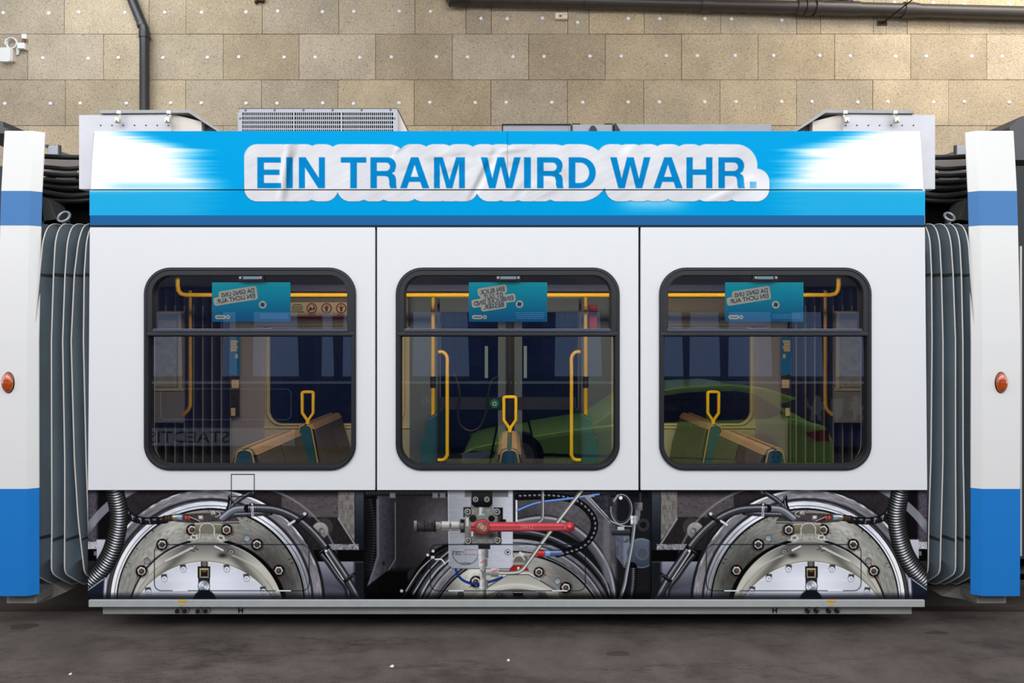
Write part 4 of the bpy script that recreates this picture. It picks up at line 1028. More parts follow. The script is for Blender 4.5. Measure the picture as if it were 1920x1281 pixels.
t = thing('wall_sensor', 'white rounded sensor box with a coiled cable on the far left of the wall', 'sensor', (WX(18, YW), YW, WZ(106, YW)))
k = (D + YW) / F
mb = MB(); mb.slab(rrect(-0.078, 0.06, -0.095, 0.09, 0.028), [], -0.07, -0.0); mb.build('housing', M_PLASTIC, t, True, 0.012)
mb = MB(); mb.slab(rrect(0.045, 0.086, -0.088, 0.085, 0.018), [], -0.055, 0.0); mb.build('back_cover', mat('sensor_back', (212, 196, 186), 0.5), t, bevel=0.006)
lp = []
for i in range(64):
    a = 2 * PI * i / 20
    lp.append((WX(26.5, YW) - t.location.x + (9.4 + 0.8 * (i / 64)) * k * math.cos(a + 2.6), -0.03 - 0.01 * (i // 20), WZ(84, YW) - t.location.z + 10 * k * math.sin(a + 2.6)))
mb = MB(); mb.tube(lp, 0.0085, 8)
for j in range(3): mb.tube(catmull([(WX(35, YW) - t.location.x + 0.014 * j - 0.01, -0.025, WZ(88, YW) - t.location.z), (WX(34.5, YW) - t.location.x + 0.016 * j, -0.03, WZ(96, YW) - t.location.z), (WX(33, YW) - t.location.x + 0.012 * j, -0.02, WZ(104, YW) - t.location.z)], 4), 0.006, 6)
mb.build('cable', M_PLASTIC, t, True)
t = thing('wall_socket', 'small white socket box with a brown plug beside the coiled cable', 'socket', (WX(46, YW), YW, WZ(89, YW)))
mb = MB(); mb.box(-0.055, 0.04, -0.06, 0, -0.04, 0.038); mb.build('housing', M_PLASTIC, t, bevel=0.005)
mb = MB(); mb.box(0.04, 0.056, -0.055, 0, -0.05, 0.03); mb.build('side_cover', mat('sensor_back', (212, 196, 186), 0.5), t)
mb = MB(); mb.box(-0.012, 0.022, -0.035, 0, 0.038, 0.105); mb.build('plug', M_BROWN, t, bevel=0.004)
mb = MB(); mb.box(-0.02, 0.045, -0.03, 0, 0.1, 0.165); mb.build('top_plate', M_PLASTIC, t, bevel=0.004)
t = thing('wall_clip', 'small rusty clip at the top edge of the wall, left half', 'clip', (WX(486, YW), YW, WZ(2, YW)))
mb = MB(); mb.slab([(-0.04, -0.05), (0.0, -0.02), (0.075, -0.03), (0.075, 0.06), (-0.03, 0.06)], [], -0.06, 0); mb.build('clip_body', mat('rust', (70, 52, 30), 0.7, noise=0.3), t)

# litter and oil on the floor
def floor_at(px, py):
    dpt = EYE * F / (py - 640.5); return ((px - 960) * dpt / F, dpt - D)
for i, (a, b, w, lab) in enumerate(((735, 1250, 0.012, 'tiny white paper scrap on the floor, below the middle window'), (953, 1239, 0.009, 'tiny pale chip on the floor, near the centre'), (132, 1265, 0.008, 'tiny white chip on the floor at far left'))):
    x, y = floor_at(a, b); mb = MB()
    mb.add([(-w, -w * .6, 0.001), (w * .8, -w, 0.001), (w, w * .5, 0.001), (-w * .5, w, 0.001), (-w * .6, -w * .3, 0.007), (w * .5, -w * .6, 0.005), (w * .6, w * .3, 0.009), (-w * .3, w * .6, 0.006)], [(3, 2, 1, 0), (4, 5, 6, 7), (0, 1, 5, 4), (1, 2, 6, 5), (2, 3, 7, 6), (3, 0, 4, 7)])
    o = mb.build('paper_scrap', M_PLASTIC); o.location = (x, y, 0); tag(o, lab, 'litter', 'litter on the floor')
M_OIL = mat('oil_stain', (72, 66, 64), 0.5, noise=0.2, nscale=12)
for a, b, rx, ry, lab in ((44, 1175, 0.085, 0.045, 'dark oil stain on the floor at the left edge'), (1757, 1187, 0.075, 0.02, 'dark oil stain on the floor near the right end'), (1160, 1226, 0.07, 0.03, 'faint dark oil stain on the floor, right of centre')):
    x, y = floor_at(a, b); mb = MB(); ro = random.Random(a)
    n = 60; ks = [1 + 0.09 * math.sin(3 * t + a) + 0.05 * math.sin(5 * t + b) for t in [2 * PI * k / n for k in range(n)]]
    mb.add([(rx * ks[k] * math.cos(2 * PI * k / n), ry * ks[k] * math.sin(2 * PI * k / n), 0.0012) for k in range(n)], [tuple(range(n))])
    o = mb.build('oil_stain', M_OIL); o.location = (x, y, 0); tag(o, lab, 'stain', 'oil stains on the floor')

# rails under the tram
for yy, lab in ((0.42, 'front steel tram rail set in the dark floor under the tram'), (1.90, 'rear steel tram rail set in the dark floor under the tram')):
    mb = MB(); mb.box(-9, 9, yy - 0.035, yy + 0.035, -0.02, 0.006); o = mb.build('tram_rail', mat('rail_steel', (70, 66, 64), 0.4, metal=0.6)); tag(o, lab, 'rail', 'rails under the tram')
# ------------------------------------------------------------------ the tram
TR = thing('tram', 'white and blue articulated tram with large printed film, standing in the hall', 'tram', (0, 0, 0))
def part(mb, name, m, parent=TR, **kw): return mb.build(name, m, parent, **kw)
XL, XR = 165.5, 1737.5
# white side panels with their window openings, and the windows
WINS = [(271.5, 668), (742.5, 1161.5), (1235.5, 1632.5)]
PANELS = [(XL, 703), (707, 1197), (1201.5, XR)]
for i, ((p0, p1), (w0, w1)) in enumerate(zip(PANELS, WINS)):
    mb = MB()
    outer = [(WX(p0), WZ(919)), (WX(p1), WZ(919)), (WX(p1), WZ(426.5)), (WX(p0 + (2 if i == 0 else 0)), WZ(426.5))]
    if i == 0: outer = ppoly([(165, 919), (p1, 919), (p1, 426.5), (168.5, 426.5)])
    if i == 2: outer = ppoly([(p0, 919), (1738.5, 919), (1734, 426.5), (p0, 426.5)])
    mb.slab(outer, [prr(w0 + 3, 505, w1 - 3, 878, 44)], 0.0, 0.05)
    part(mb, 'side_panel', M_WHITE)
    # frame
    win = MB()
    win.slab(prr(w0, 502, w1, 881.5, (48, 48, 50, 50), n=10), [prr(w0 + 15.5, 516.5, w1 - 15.5, 620, (2, 2, 34, 34), n=10), prr(w0 + 8, 628, w1 - 8, 872.5, (38, 38, 2, 2), n=10)], -0.012, 0.045)
    wf_ = part(win, 'window', M_RUBBER, bevel=0.006)
    mb = MB(); mb.slab(prr(w0 + 2.5, 504.5, w1 - 2.5, 879, (46, 46, 48, 48), n=10), [prr(w0 + 5.5, 507.5, w1 - 5.5, 876, (43, 43, 45, 45), n=10)], -0.016, -0.01); part(mb, 'outer_lip', M_RUBBER, wf_, bevel=0.002)
    mb = MB(); mb.slab(prr(w0 + 14, 515, w1 - 14, 621, (2, 2, 35, 35)), [prr(w0 + 17, 518, w1 - 17, 617.5, (2, 2, 32, 32))], -0.004, 0.05); part(mb, 'vent_seal', M_RUBBER2, wf_)
    mb = MB(); mb.pbox(w0 + 15, 616.5, w1 - 16, 622.5, -0.02, 0.03); part(mb, 'vent_sill', mat('vent_sill_grey', (70, 74, 90), 0.3), wf_, bevel=0.003)
    mb = MB(); mb.pbox(w0 + 3, 624, w1 - 3, 630, -0.018, 0.04); part(mb, 'transom', M_RUBBER, wf_, bevel=0.004)
    mb = MB(); mb.slab(prr(w0 + 7, 629, w1 - 7, 874, (40, 40, 2, 2)), [prr(w0 + 9.5, 631.5, w1 - 9.5, 871, (37, 37, 2, 2))], -0.002, 0.05); part(mb, 'pane_seal', M_RUBBER2, wf_)
    mb = MB(); mb.slab(prr(w0 + 14, 515, w1 - 14, 621, (2, 2, 35, 35)), [], 0.012, 0.018); part(mb, 'upper_pane', M_GLASS, wf_)
    mb = MB(); mb.slab(prr(w0 + 7, 627, w1 - 7, 874, (38, 38, 2, 2)), [], 0.010, 0.016); part(mb, 'lower_pane', M_GLASS, wf_)
    cx = (w0 + w1) / 2 + 1
    mb = MB(); mb.pbox(cx - 23, 516, cx + 23, 525.5, -0.006, 0.03); vc = part(mb, 'vent_catch', M_RUBBER2, wf_)
    mb = MB(); mb.pbox(cx - 15, 518.5, cx + 15, 523.5, -0.010, 0.01); part(mb, 'catch_plate', mat('catch_grey', (110, 130, 144), 0.3), wf_)
    for dx in (-19, 19):
        mb = MB(); mb.ydisc(WX(cx + dx), WZ(521), 0.008, -0.011, 0.0, 10); part(mb, 'catch_screw', M_STEEL, wf_)

# dark gaps behind the panels, and the waist stripe
mb = MB(); mb.pbox(701, 424, 709, 921, 0.03, 0.02); mb.pbox(1195, 424, 1203.5, 921, 0.03, 0.02); mb.pbox(167, 420, 1735, 430, 0.02, 0.02); part(mb, 'panel_gap', M_BLACK)
mb = MB(); mb.pbox(168.7, 404.2, 1733.8, 422.4, -0.004, 0.05); part(mb, 'waist_stripe', M_STRIPE)
mb = MB(); mb.pbox(168.7, 400, 1733.8, 426, 0.004, 0.05); part(mb, 'gutter', M_RUBBER2)
mb = MB()
for a in ((433.5, 477.0, 889, 890.3), (433.5, 477, 931, 932)): mb.pbox(a[0], a[2], a[1], a[3], -0.002, 0.003)
for a in ((433, 434.2), (476, 477.2)): mb.pbox(a[0], 889, a[1], 932, -0.002, 0.003)
part(mb, 'filler_flap', M_BLACK)

# roof fascia with the printed slogan
def banner_grid(px0, px1, py0, py1, Yof):
    xs = np.arange(px0, px1 + 0.5, 1.0); ys = np.arange(py0, py1 + 0.25, 1.0)
    PXc, PY = np.meshgrid(xs, ys)
    Yv = Yof(PY)
    VX = (PXc - 960) / F * D                        # true width: edges are vertical in the place
    VZ = EYE - (PY - 640.5) * (D + Yv) / F
    PX = 960 + VX * F / (D + Yv)
    return PX, PY, VX, Yv, VZ
for (px0, px1, py0, py1, Yof) in ((170.5, 1732, 246, 355, lambda y: 0.032 * np.clip((356 - y) / 110, 0, 1) ** 1.15), (168.7, 1733.7, 357, 404, lambda y: y * 0 - 0.004)):
    PX, PY, VX, VY, VZ = banner_grid(px0, px1, py0, py1, Yof)
    R = Ras(PX, PY)
    dl = draw_banner(R)
    cc = (dl[:-1, :-1] + dl[1:, 1:]) / 2
    fp = film_mesh('fascia_panel', VX, VY, VZ, R.C, cc > 24.6, TR)
    film_mesh('sticker', VX, VY, VZ, R.C, (cc <= 24.6) & (cc > 0), fp)
    if (cc <= 0).any(): film_mesh('lettering', VX, VY, VZ, R.C, cc <= 0, fp)
mb = MB(); mb.box(WX(170), WX(1732), 0.012, 0.06, WZ(359), WZ(353)); part(mb, 'fascia_joint', M_RUBBER2)
mb = MB(); mb.box(WX(170.6), WX(1732), 0.034, 0.10, WZ(356), WZ(246.2)); mb.box(WX(169), WX(1733.5), 0.0, 0.1, WZ(405), WZ(357.5)); mb.box(WX(170.6), WX(1732), 0.032, 2.3, WZ(247.5), WZ(246.2)); part(mb, 'fascia_back', M_LIGHTMETAL)

# printed skirt
xs = np.arange(165.0, 1738.6, 1.0); ys = np.arange(919.0, 1124.6, 1.0)
PX, PY = np.meshgrid(xs, ys)
SK = np.zeros(PX.shape + (3,))
iL = np.searchsorted(xs, 684.5); iR = np.searchsorted(xs, 1219.5)
RL = Ras(PX[:, :iL], PY[:, :iL]); draw_wheel_bay(RL); SK[:, :iL] = RL.C
nR = len(xs) - iR
RR = Ras((1903.8 - PX[:, iR:])[:, ::-1], PY[:, iR:]); draw_wheel_bay(RR); SK[:, iR:] = RR.C[:, ::-1]
RC = Ras(PX[:, iL:iR], PY[:, iL:iR]); draw_lever_bay(RC); SK[:, iL:iR] = RC.C
grey = SK.mean(-1, keepdims=True)
SK = grey + (SK - grey) * 0.86                     # the print is contrasty and nearly colourless
SK = np.clip(255 * (np.clip(SK, 0, 255) / 255) ** 1.22 * 1.08, 0, 255)
VX = (PX - 960) / 300.0; VZ = EYE - (PY - 640.5) / 300.0; VY = np.zeros(PX.shape)
fx = (PX[:-1, :-1] + PX[1:, 1:]) / 2; fy = (PY[:-1, :-1] + PY[1:, 1:]) / 2
HATCH = [(289.5, 579.5), (807, 1097.5), (1324.3, 1614.3)]
for (a, b), (h0, h1) in zip(((0, 684), (684, 1219.5), (1219.5, 2000)), HATCH):
    hm = (np.maximum(np.abs(fx - (h0 + h1) / 2) - (h1 - h0) / 2 + 13, 0) ** 2 + np.maximum(np.abs(fy - 1064.75) - 43.25 + 13, 0) ** 2) < 13 ** 2
    inb = (fx >= a) & (fx < b)
    sk = film_mesh('skirt_panel', VX, VY, VZ, SK, inb & ~hm, TR)
    ah = film_mesh('access_hatch', VX, VY, VZ, SK, inb & hm, sk)
    for c in (h0 + 48, h1 - 48):
        mb = MB(); mb.pbox(c - 14, 1107.2, c + 14, 1109.2, -0.003, 0.004); part(mb, 'hatch_hinge', M_ZINC, sk)
    if h0 == 807:
        mb = MB(); put_text(mb, 'festgeset', 0.013, WX(857.5), WZ(1034), -0.002, width=0.062)
        put_text(mb, 'fahren', 0.013, WX(859), WZ(1039), -0.002, width=0.040); put_text(mb, 'Notl\u00f6sen', 0.013, WX(873.5), WZ(1055.5), -0.002, width=0.056)
        part(mb, 'lettering', mat('print_ink', (44, 46, 54), 0.5), sk)
        mb = MB(); put_text(mb, 'SW12', 0.022, WX(988), WZ(988.3), -0.002, width=0.078, bold=0.01); part(mb, 'lever_lettering', mat('print_pink', (226, 132, 138), 0.5), sk)
mb = MB(); mb.box(WX(166), WX(1737.5), 0.004, 0.05, WZ(1124.5), WZ(919.5)); part(mb, 'skirt_back', M_BLACK)

# sill rails
mb = MB(); mb.box(WX(168), WX(1732), -0.012, 0.10, WZ(1137.5), WZ(1124)); part(mb, 'sill_rail', M_SILL, bevel=0.004)
mb = MB(); mb.slab([(WX(192, .03), WZ(1152.5, .03)), (WX(1710, .03), WZ(1152.5, .03)), (WX(1710, .03), WZ(1137, .03)), (WX(192, .03), WZ(1137, .03))], [], 0.03, 0.12)
lr = part(mb, 'lower_rail', M_SILL2, bevel=0.005)
for cx in (341, 1559.5):
    mb = MB(); mb.pbox(cx - 8, 1125.6, cx + 8, 1128.2, -0.0155, 0.003); mb.slab(ppoly([(cx - 3, 1135.2), (cx + 3, 1135.2), (cx, 1128.4)], -0.0155), [], -0.0155, -0.0125); part(mb, 'jacking_mark', M_YELLOWMARK)
for cx in (450.8, 1452.8):
    mb = MB(); hx = 4.2
    mb.pbox(cx - hx, 1140.5, cx - hx + 1.7, 1150, 0.026, 0.003); mb.pbox(cx + hx - 1.7, 1140.5, cx + hx, 1150, 0.026, 0.003); mb.pbox(cx - hx, 1144.3, cx + hx, 1146, 0.026, 0.003)
    part(mb, 'lettering', M_BLACK, lr)
for cx in (332.5, 346.5, 371, 385.5, 1514, 1530, 1553.5, 1569):
    mb = MB(); mb.tube([(WX(cx, .02), 0.032, WZ(1146, .02)), (WX(cx, .02), 0.012, WZ(1146, .02))], 0.013, 10); part(mb, 'rail_bolt', M_RUBBER2, lr, smooth=True)
    mb = MB(); mb.tube([(WX(cx + 3.2, .02), 0.034, WZ(1144.6, .02)), (WX(cx + 3.2, .02), 0.02, WZ(1144.6, .02))], 0.016, 10); part(mb, 'rail_bolt_washer', mat('washer_brown', (132, 120, 108), 0.4, metal=0.3), lr, smooth=True)

# under frame: black box set low to block light from behind, wheels between the rails
mb = MB(); mb.box(WX(190), WX(1712), 0.16, 2.3, 0.16, 0.33); mb.box(-3.6, 3.6, 0.32, 2.1, 0.24, 0.34); part(mb, 'under_frame', M_BLACK)
for x in (-1.95, -0.05, 1.85):
    for y in (0.36, 1.86):
        mb = MB(); mb.tube([(x, y, 0.292), (x, y + 0.11, 0.292)], 0.285, 28); part(mb, 'wheel', M_BLACK, smooth=True)

# shell: roof, far side
mb = MB(); mb.box(-2.62, 2.62, 0.06, 2.36, 2.42, WZ(252)); part(mb, 'roof', M_GREYMETAL)

# ---- equipment on the roof
def mx(px, m): return 1901.5 - px if m else px
for m in (0, 1):
    X_ = lambda px: mx(px, m)
    def pb(mb, a, b, c, d, Y, th): mb.pbox(X_(a), b, X_(c), d, Y, th)
    def sl(mb, pts, Y0, Y1): mb.slab([(WX(X_(a), Y0), WZ(b, Y0)) for a, b in pts], [], Y0, Y1)
    mb = MB(); sl(mb, [(148, 355), (175, 355), (175, 250), (321, 250), (321, 213.5), (148, 215.5)], 0.10, 0.16)
    cab = part(mb, 'roof_cabinet', M_GREYMETAL, bevel=0.004)
    mb = MB(); sl(mb, [(160, 262), (321, 262), (321, 216), (160, 216)], 0.16, 1.9); part(mb, 'cabinet_body', M_GREYMETAL, cab)
    mb = MB(); sl(mb, [(321, 262), (378, 262), (378, 228), (321, 213.5)], 0.115, 1.8); part(mb, 'sloped_side', M_LIGHTMETAL, cab)
    mb = MB(); sl(mb, [(378, 262), (402, 262), (402, 241), (378, 229)], 0.16, 1.8); part(mb, 'shade_panel', M_DARKGREY, cab)  # dark grey panel stands in for the shade below the lid slope
    mb = MB(); sl(mb, [(186.5, 212.6), (353.5, 211.6), (411, 248.5), (417, 248.5), (356, 205.8), (186.5, 206.2)], 0.085, 1.95)
    part(mb, 'lid', M_LID, cab, bevel=0.002)
    for hx in (189, 210.3, 231.3, 252.5, 273.8, 295, 315.8):
        mb = MB(); mb.ydisc(WX(X_(hx), .1), WZ(235.2, .1), 0.0042, 0.096, 0.11, 8); part(mb, 'rivet', M_RUBBER2, cab)
    for hx in (222.5, 316):
        mb = MB(); pb(mb, hx - 4.2, 206.5, hx + 4.2, 213.5, 0.05, 0.012)
        hs = part(mb, 'hasp', M_STEEL, cab, bevel=0.002)
        pl = thing('padlock', '', 'padlock', P(X_(hx), 228, 0.07))
        r_ = pl.location
        mb = MB(); mb.tube([Vector(p) - r_ for p in (P(X_(hx) - 2.8, 225, .06), P(X_(hx) - 2.8, 217, .06), P(X_(hx) - 1.6, 214.6, .06), P(X_(hx) + 1.6, 214.6, .06), P(X_(hx) + 2.8, 217, .06), P(X_(hx) + 2.8, 225, .06))], 0.004, 8); mb.build('shackle', M_STEEL, pl, True)
        mb = MB(); mb.box(-0.016, 0.016, -0.022, 0.004, -0.012, 0.026); mb.build('lock_body', M_BRASS, pl, bevel=0.004)
        mb = MB(); mb.ydisc(0, -0.004, 0.004, -0.0235, -0.02, 8); mb.build('keyhole', M_RUBBER2, pl)
        side = 'right' if m else 'left'
        outer_ = (hx < 300)
        pl['label'] = 'small steel padlock on the %s roof cabinet, %s the cable gap' % (side, 'nearer to' if outer_ else 'farther from')

# ventilation grille
def gy(py): return 0.12 + (245 - py) / 42 * 0.05
def gp(px, py): return Vector(P(px, py, gy(py)))
mb = MB()
def gq(a, b, c, d, th=0.012):
    p = [gp(a, d), gp(c, d), gp(c, b), gp(a, b)]
    vs = p + [q + Vector((0, th, 0)) for q in p]
    mb.add(vs, [(0, 1, 2, 3), (5, 4, 7, 6), (0, 4, 5, 1), (1, 5, 6, 2), (2, 6, 7, 3), (3, 7, 4, 0)])
gq(448.5, 204.2, 745, 211); gq(446, 211, 454, 250); gq(737, 211, 746, 250)
for a, b in ((549.5, 552), (638.5, 641.5)): gq(a, 211, b, 250)
for k in range(5):
    y = 216.6 + 8 * k
    gq(454, y, 737, y + 2.1)
for x0, x1 in ((454, 549.5), (552, 638.5), (641.5, 737)):
    n = int(round((x1 - x0) / 3.72))
    for k in range(1, n): gq(x0 + (x1 - x0) * k / n - 0.62, 211, x0 + (x1 - x0) * k / n + 0.62, 250, 0.008)
vent = part(mb, 'vent_grille', mat('grille_grey', (176, 180, 188), 0.45))
mb = MB(); mb.box(WX(449, .2), WX(742, .2), 0.20, 1.6, WZ(256, .2), WZ(206, .2)); part(mb, 'vent_housing', M_BLACK, vent)
mb = MB(); mb.slab([(WX(744, .16), WZ(204, .16)), (WX(765, .16), WZ(250, .16)), (WX(742, .16), WZ(250, .16)), (WX(738, .16), WZ(204, .16))], [], 0.19, 1.6); part(mb, 'vent_side', M_LIGHTMETAL, vent)
mb = MB(); mb.slab([(WX(447.5, .17), WZ(203.0, .17)), (WX(745.5, .17), WZ(203.0, .17)), (WX(745.5, .17), WZ(204.6, .17)), (WX(447.5, .17), WZ(204.6, .17))], [], 0.168, 1.6); part(mb, 'vent_top', M_DARKGREY, vent)
for (a, b) in ((460.5, 207.2), (515, 207), (569, 207), (623.7, 207), (678, 206.8), (732.5, 206.6), (450.5, 222.5), (739.5, 222.5)):
    p = gp(a, b); mb = MB(); mb.dome(p.x, p.z, 0.009, 0.009, p.y + 0.002, 0.007, 10, 3); part(mb, 'grille_bolt', mat('bolt_grey', (120, 118, 112), 0.4, metal=0.4), vent, smooth=True)
# low boxes in the middle of the roof
mb = MB(); mb.slab(ppoly([(942, 250), (1071.5, 250), (1071.5, 233.2), (942, 233.2)], 0.14), [], 0.14, 1.4); lb = part(mb, 'roof_box', mat('roof_box_grey', (150, 153, 164), 0.5, noise=0.1, nscale=5), bevel=0.006)
mb = MB(); mb.pbox(940.5, 233, 942, 250, 0.13, 0.05); mb.pbox(942, 232.2, 1071, 233.4, 0.13, 0.05); part(mb, 'box_edge', M_RUBBER2, lb)
mb = MB(); mb.slab(ppoly([(1073, 250), (1149, 250), (1149, 233.6), (1073, 233.6)], 0.12), [], 0.12, 1.4); lb = part(mb, 'roof_box', mat('roof_box_grey3', (158, 161, 172), 0.5), bevel=0.004)
mb = MB(); mb.slab(ppoly([(1104, 246), (1120, 246), (1118, 240), (1114, 235.5), (1109, 235.5), (1106, 240)], 0.1), [], 0.10, 0.14); part(mb, 'knob', M_RUBBER2, lb)
mb = MB(); mb.pbox(1073, 231.2, 1088, 233.4, 0.12, 0.08); mb.pbox(1134, 231.2, 1149, 233.4, 0.12, 0.08); mb.pbox(1148.5, 233.5, 1150.2, 250, 0.115, 0.05); mb.pbox(1072, 234, 1073.4, 250, 0.115, 0.05); part(mb, 'hinge', M_RUBBER2, lb)
mb = MB(); mb.slab(ppoly([(1151, 250), (1447.5, 250), (1447.5, 232.6), (1151, 232.6)], 0.14), [], 0.14, 1.4); lb = part(mb, 'roof_box', mat('roof_box_grey2', (160, 162, 172), 0.5, noise=0.1, nscale=5), bevel=0.006)
mb = MB(); mb.slab(ppoly([(1152, 231.5), (1155, 231), (1164, 247), (1152, 247)], 0.1), [], 0.10, 0.13); part(mb, 'stay', M_RUBBER2, lb)

# ---- bellows between the sections
LR = {440: [82, 105, 128, 149, 163.5], 514: [75, 101, 122.5, 140, 158.5], 640: [64, 97, 118, 134, 157], 860: [62, 97.5, 122, 140, 162], 974: [62, 98, 122, 147, 166], 1067: [62, 97, 121.5, 158, 168]}
RRt = {440: [1743, 1760.5, 1781.5, 1798, 1814], 514: [1746, 1764.5, 1786.5, 1802, 1819], 640: [1747, 1767.5, 1791, 1804.8, 1829], 860: [1745, 1767.5, 1791, 1805.2, 1831], 974: [1741, 1764.5, 1791.7, 1807.6, 1831], 1067: [1739.5, 1762, 1791, 1807.4, 1831]}
def bellows(tab, name_side):
    ys = sorted(tab)
    z_of = [WZ(y, 0.02) for y in ys]
    def ridge_x(k, z):
        zz = z_of[::-1]; xx = [WX(tab[y][k], 0.02) for y in ys][::-1]
        return float(np.interp(z, zz, xx))
    # profile of a fold in the YZ plane: floor side, upright side, roof side
    prof = [(1.2, 0.235), (0.5, 0.235), (0.27, 0.24), (0.20, 0.258), (0.12, 0.315), (0.06, 0.362), (0.036, 0.385), (0.023, 0.412), (0.02, 0.44)]
    prof += [(0.02, 0.44 + (2.44 - 0.44) * i / 24) for i in range(1, 25)]
    prof += [(0.022, 2.475), (0.028, 2.508), (0.039, 2.54), (0.055, 2.568), (0.078, 2.59), (0.105, 2.603), (0.14, 2.609), (0.20, 2.61), (0.5, 2.61), (1.2, 2.61)]
    nrm = []
    for i in range(len(prof)):
        a = Vector(prof[max(i - 1, 0)]); b = Vector(prof[min(i + 1, len(prof) - 1)]); t_ = (b - a).normalized()
        nrm.append(Vector((t_.y, -t_.x)))               # inwards
    N = 10
    nr = 5
    mb = MB(); vs = []; fs = []
    cols = []
    def edge(x0, k0):
        return x0
    for i, (y, z) in enumerate(prof):
        xr = [ridge_x(k, z) for k in range(nr)]
        gap = (xr[-1] - xr[0]) / (nr - 1)
        xr = [xr[0] - gap] + xr + [xr[-1] + gap]
        row = []
        for k in range(len(xr) - 1):
            for j in range(N):
                t_ = j / N
                x = xr[k] + (xr[k + 1] - xr[k]) * t_
                d = 0.13 * max(0.0, math.sin(PI * t_)) ** 0.62
                row.append((x, y + nrm[i].x * d, z + nrm[i].y * d))
        row.append((xr[-1], y, z)); cols.append(row)
    w = len(cols[0])
    for row in cols: vs.extend(row)
    for i in range(len(cols) - 1):
        for j in range(w - 1): fs.append((i * w + j, i * w + j + 1, (i + 1) * w + j + 1, (i + 1) * w + j))
    mb.add(vs, fs)
    # stitched seams are faces of another colour
    bo = part(mb, 'bellows', M_BELLOWS, smooth=True)
    sm = MB()
    for zs in (WZ(515, .02), WZ(1014, .02)):
        i = min(range(len(prof) - 1), key=lambda q: abs(prof[q][1] - zs) + (9 if prof[q][0] > 0.03 else 0))
        xr = [ridge_x(k, zs) for k in range(nr)]; gap = (xr[-1] - xr[0]) / (nr - 1); xr = [xr[0] - gap] + xr + [xr[-1] + gap]
        for k in range(len(xr) - 1):
            pts = [(xr[k] + (xr[k + 1] - xr[k]) * t_, 0.0145 + 0.13 * max(0, math.sin(PI * t_)) ** 0.62) for t_ in [j / 10 for j in range(11)]]
            for (xa, ya), (xb, yb) in zip(pts[:-1], pts[1:]):
                for dz in (-0.005, 0.006):
                    o = len(sm.v); sm.v += [(xa, ya, zs + dz - 0.0045), (xb, yb, zs + dz - 0.0045), (xb, yb, zs + dz + 0.0045), (xa, ya, zs + dz + 0.0045)]; sm.f.append([o, o + 1, o + 2, o + 3]); sm.mi.append(0)
    part(sm, 'seam', M_SEAM, bo)
    for k in range(nr):
        mb = MB(); mb.tube([(ridge_x(k, z), y - 0.002, z) for y, z in prof[1:-1]], 0.0038, 6); part(mb, 'fold_trim', M_TRIM, bo, smooth=True)
    return bo
bellows(LR, 'left'); bellows(RRt, 'right')

# ---- end sections on both sides
def end_section(edge, m):
    "edge: list of (py, inner edge x, chamfer x, outer edge x); m mirrors the sense"
    ys = [245, 300, 358, 423, 640, 917, 1118]
    rows = []
    for py in ys:
        d = float(np.interp(py, [245, 358, 423, 640, 1118], [0.055, 0.028, 0.02, 0.0, 0.004])) - 0.01
        rows.append((py, d))
    XI, XC, XO = edge
    names = {0: 'end_section', 1: 'stripe', 2: 'lower_stripe'}
    bands = [(0, 2, M_WHITE2, None), (2, 3, M_ENDBLUE, 'stripe'), (3, 5, M_WHITE2, None), (5, 6, M_SKIRTBLUE, 'stripe')]
    root = None
    white = MB(); stripes = []
    for a, b, mm, nm in bands:
        mb = white if nm is None else MB()
        vs = []; fs = []
        for py, d in rows[a:b + 1]:
            z = WZ(py, d)
            ring = [(XI, d + 0.036), (XI, d + 0.032), (XC, d + 0.002), (XC + 0.006 * (1 if m else -1), d), (XO + 0.02 * (-1 if m else 1), d), (XO, d + 0.025), (XO, d + 0.036)]
            vs += [(x, y, z) for x, y in ring]
        n = 7
        for i in range(b - a):
            for j in range(n - 1):
                q = (i * n + j, i * n + j + 1, (i + 1) * n + j + 1, (i + 1) * n + j)
                fs.append(q if m == 0 else q[::-1])
        if a == 0: fs.append(tuple(range(n - 1, -1, -1)) if m == 0 else tuple(range(n)))
        if b == 6: fs.append(tuple(range((b - a) * n, (b - a) * n + n)))
        mb.add(vs, fs)
        if nm: stripes.append((mb, mm))
    root = part(white, 'end_section', M_WHITE2, bevel=0.006)
    for mb, mm in stripes: part(mb, 'stripe', mm, root)
    return root
es = end_section((WX(68), WX(53), WX(-8)), 0)
es2 = end_section((WX(1825.5), WX(1839.5), WX(1917)), 1)
for e, c, s_ in ((es, 40, -1), (es2, 1860, 1)):
    mb = MB(); a0, a1 = (12, 68) if s_ < 0 else (1832, 1887)
    mb.pbox(a0, 1117, a1, 1132, 0.05, 0.6); part(mb, 'step', mat('step_grey', (128, 126, 122), 0.6, noise=0.1), e, bevel=0.004)
    mb = MB(); mb.slab(prr(a0 + 5, 1120, a1 - 5, 1128, 2, 0.045), [], 0.046, 0.052); part(mb, 'step_plate', mat('step_grey2', (108, 106, 102), 0.6), e)
    mb = MB()
    if s_ < 0: pts = [(68, 1132), (80, 1130), (125, 1110), (108, 1098), (78, 1086), (68, 1086)]
    else: pts = [(1810, 1125), (1830, 1135), (1832, 1086), (1815, 1090), (1780, 1112), (1766, 1118)]
    mb.slab(ppoly(pts, 0.2), [], 0.2, 0.7); part(mb, 'bracket', mat('bracket_grey', (132, 130, 126), 0.6, noise=0.1), e, bevel=0.003)
for x, xo in ((15.5, 1), (1877, -1)):
    c = P(x, 717.5, -0.01)
    mb = MB(); mb.dome(c[0], c[2], 0.041, 0.069, -0.008, 0.016, 28, 4); ml = part(mb, 'marker_lamp', M_AMBERRIM, smooth=True)
    mb = MB(); mb.dome(c[0], c[2], 0.036, 0.063, -0.012, 0.028, 28, 7); part(mb, 'lens', M_AMBER, ml, smooth=True)
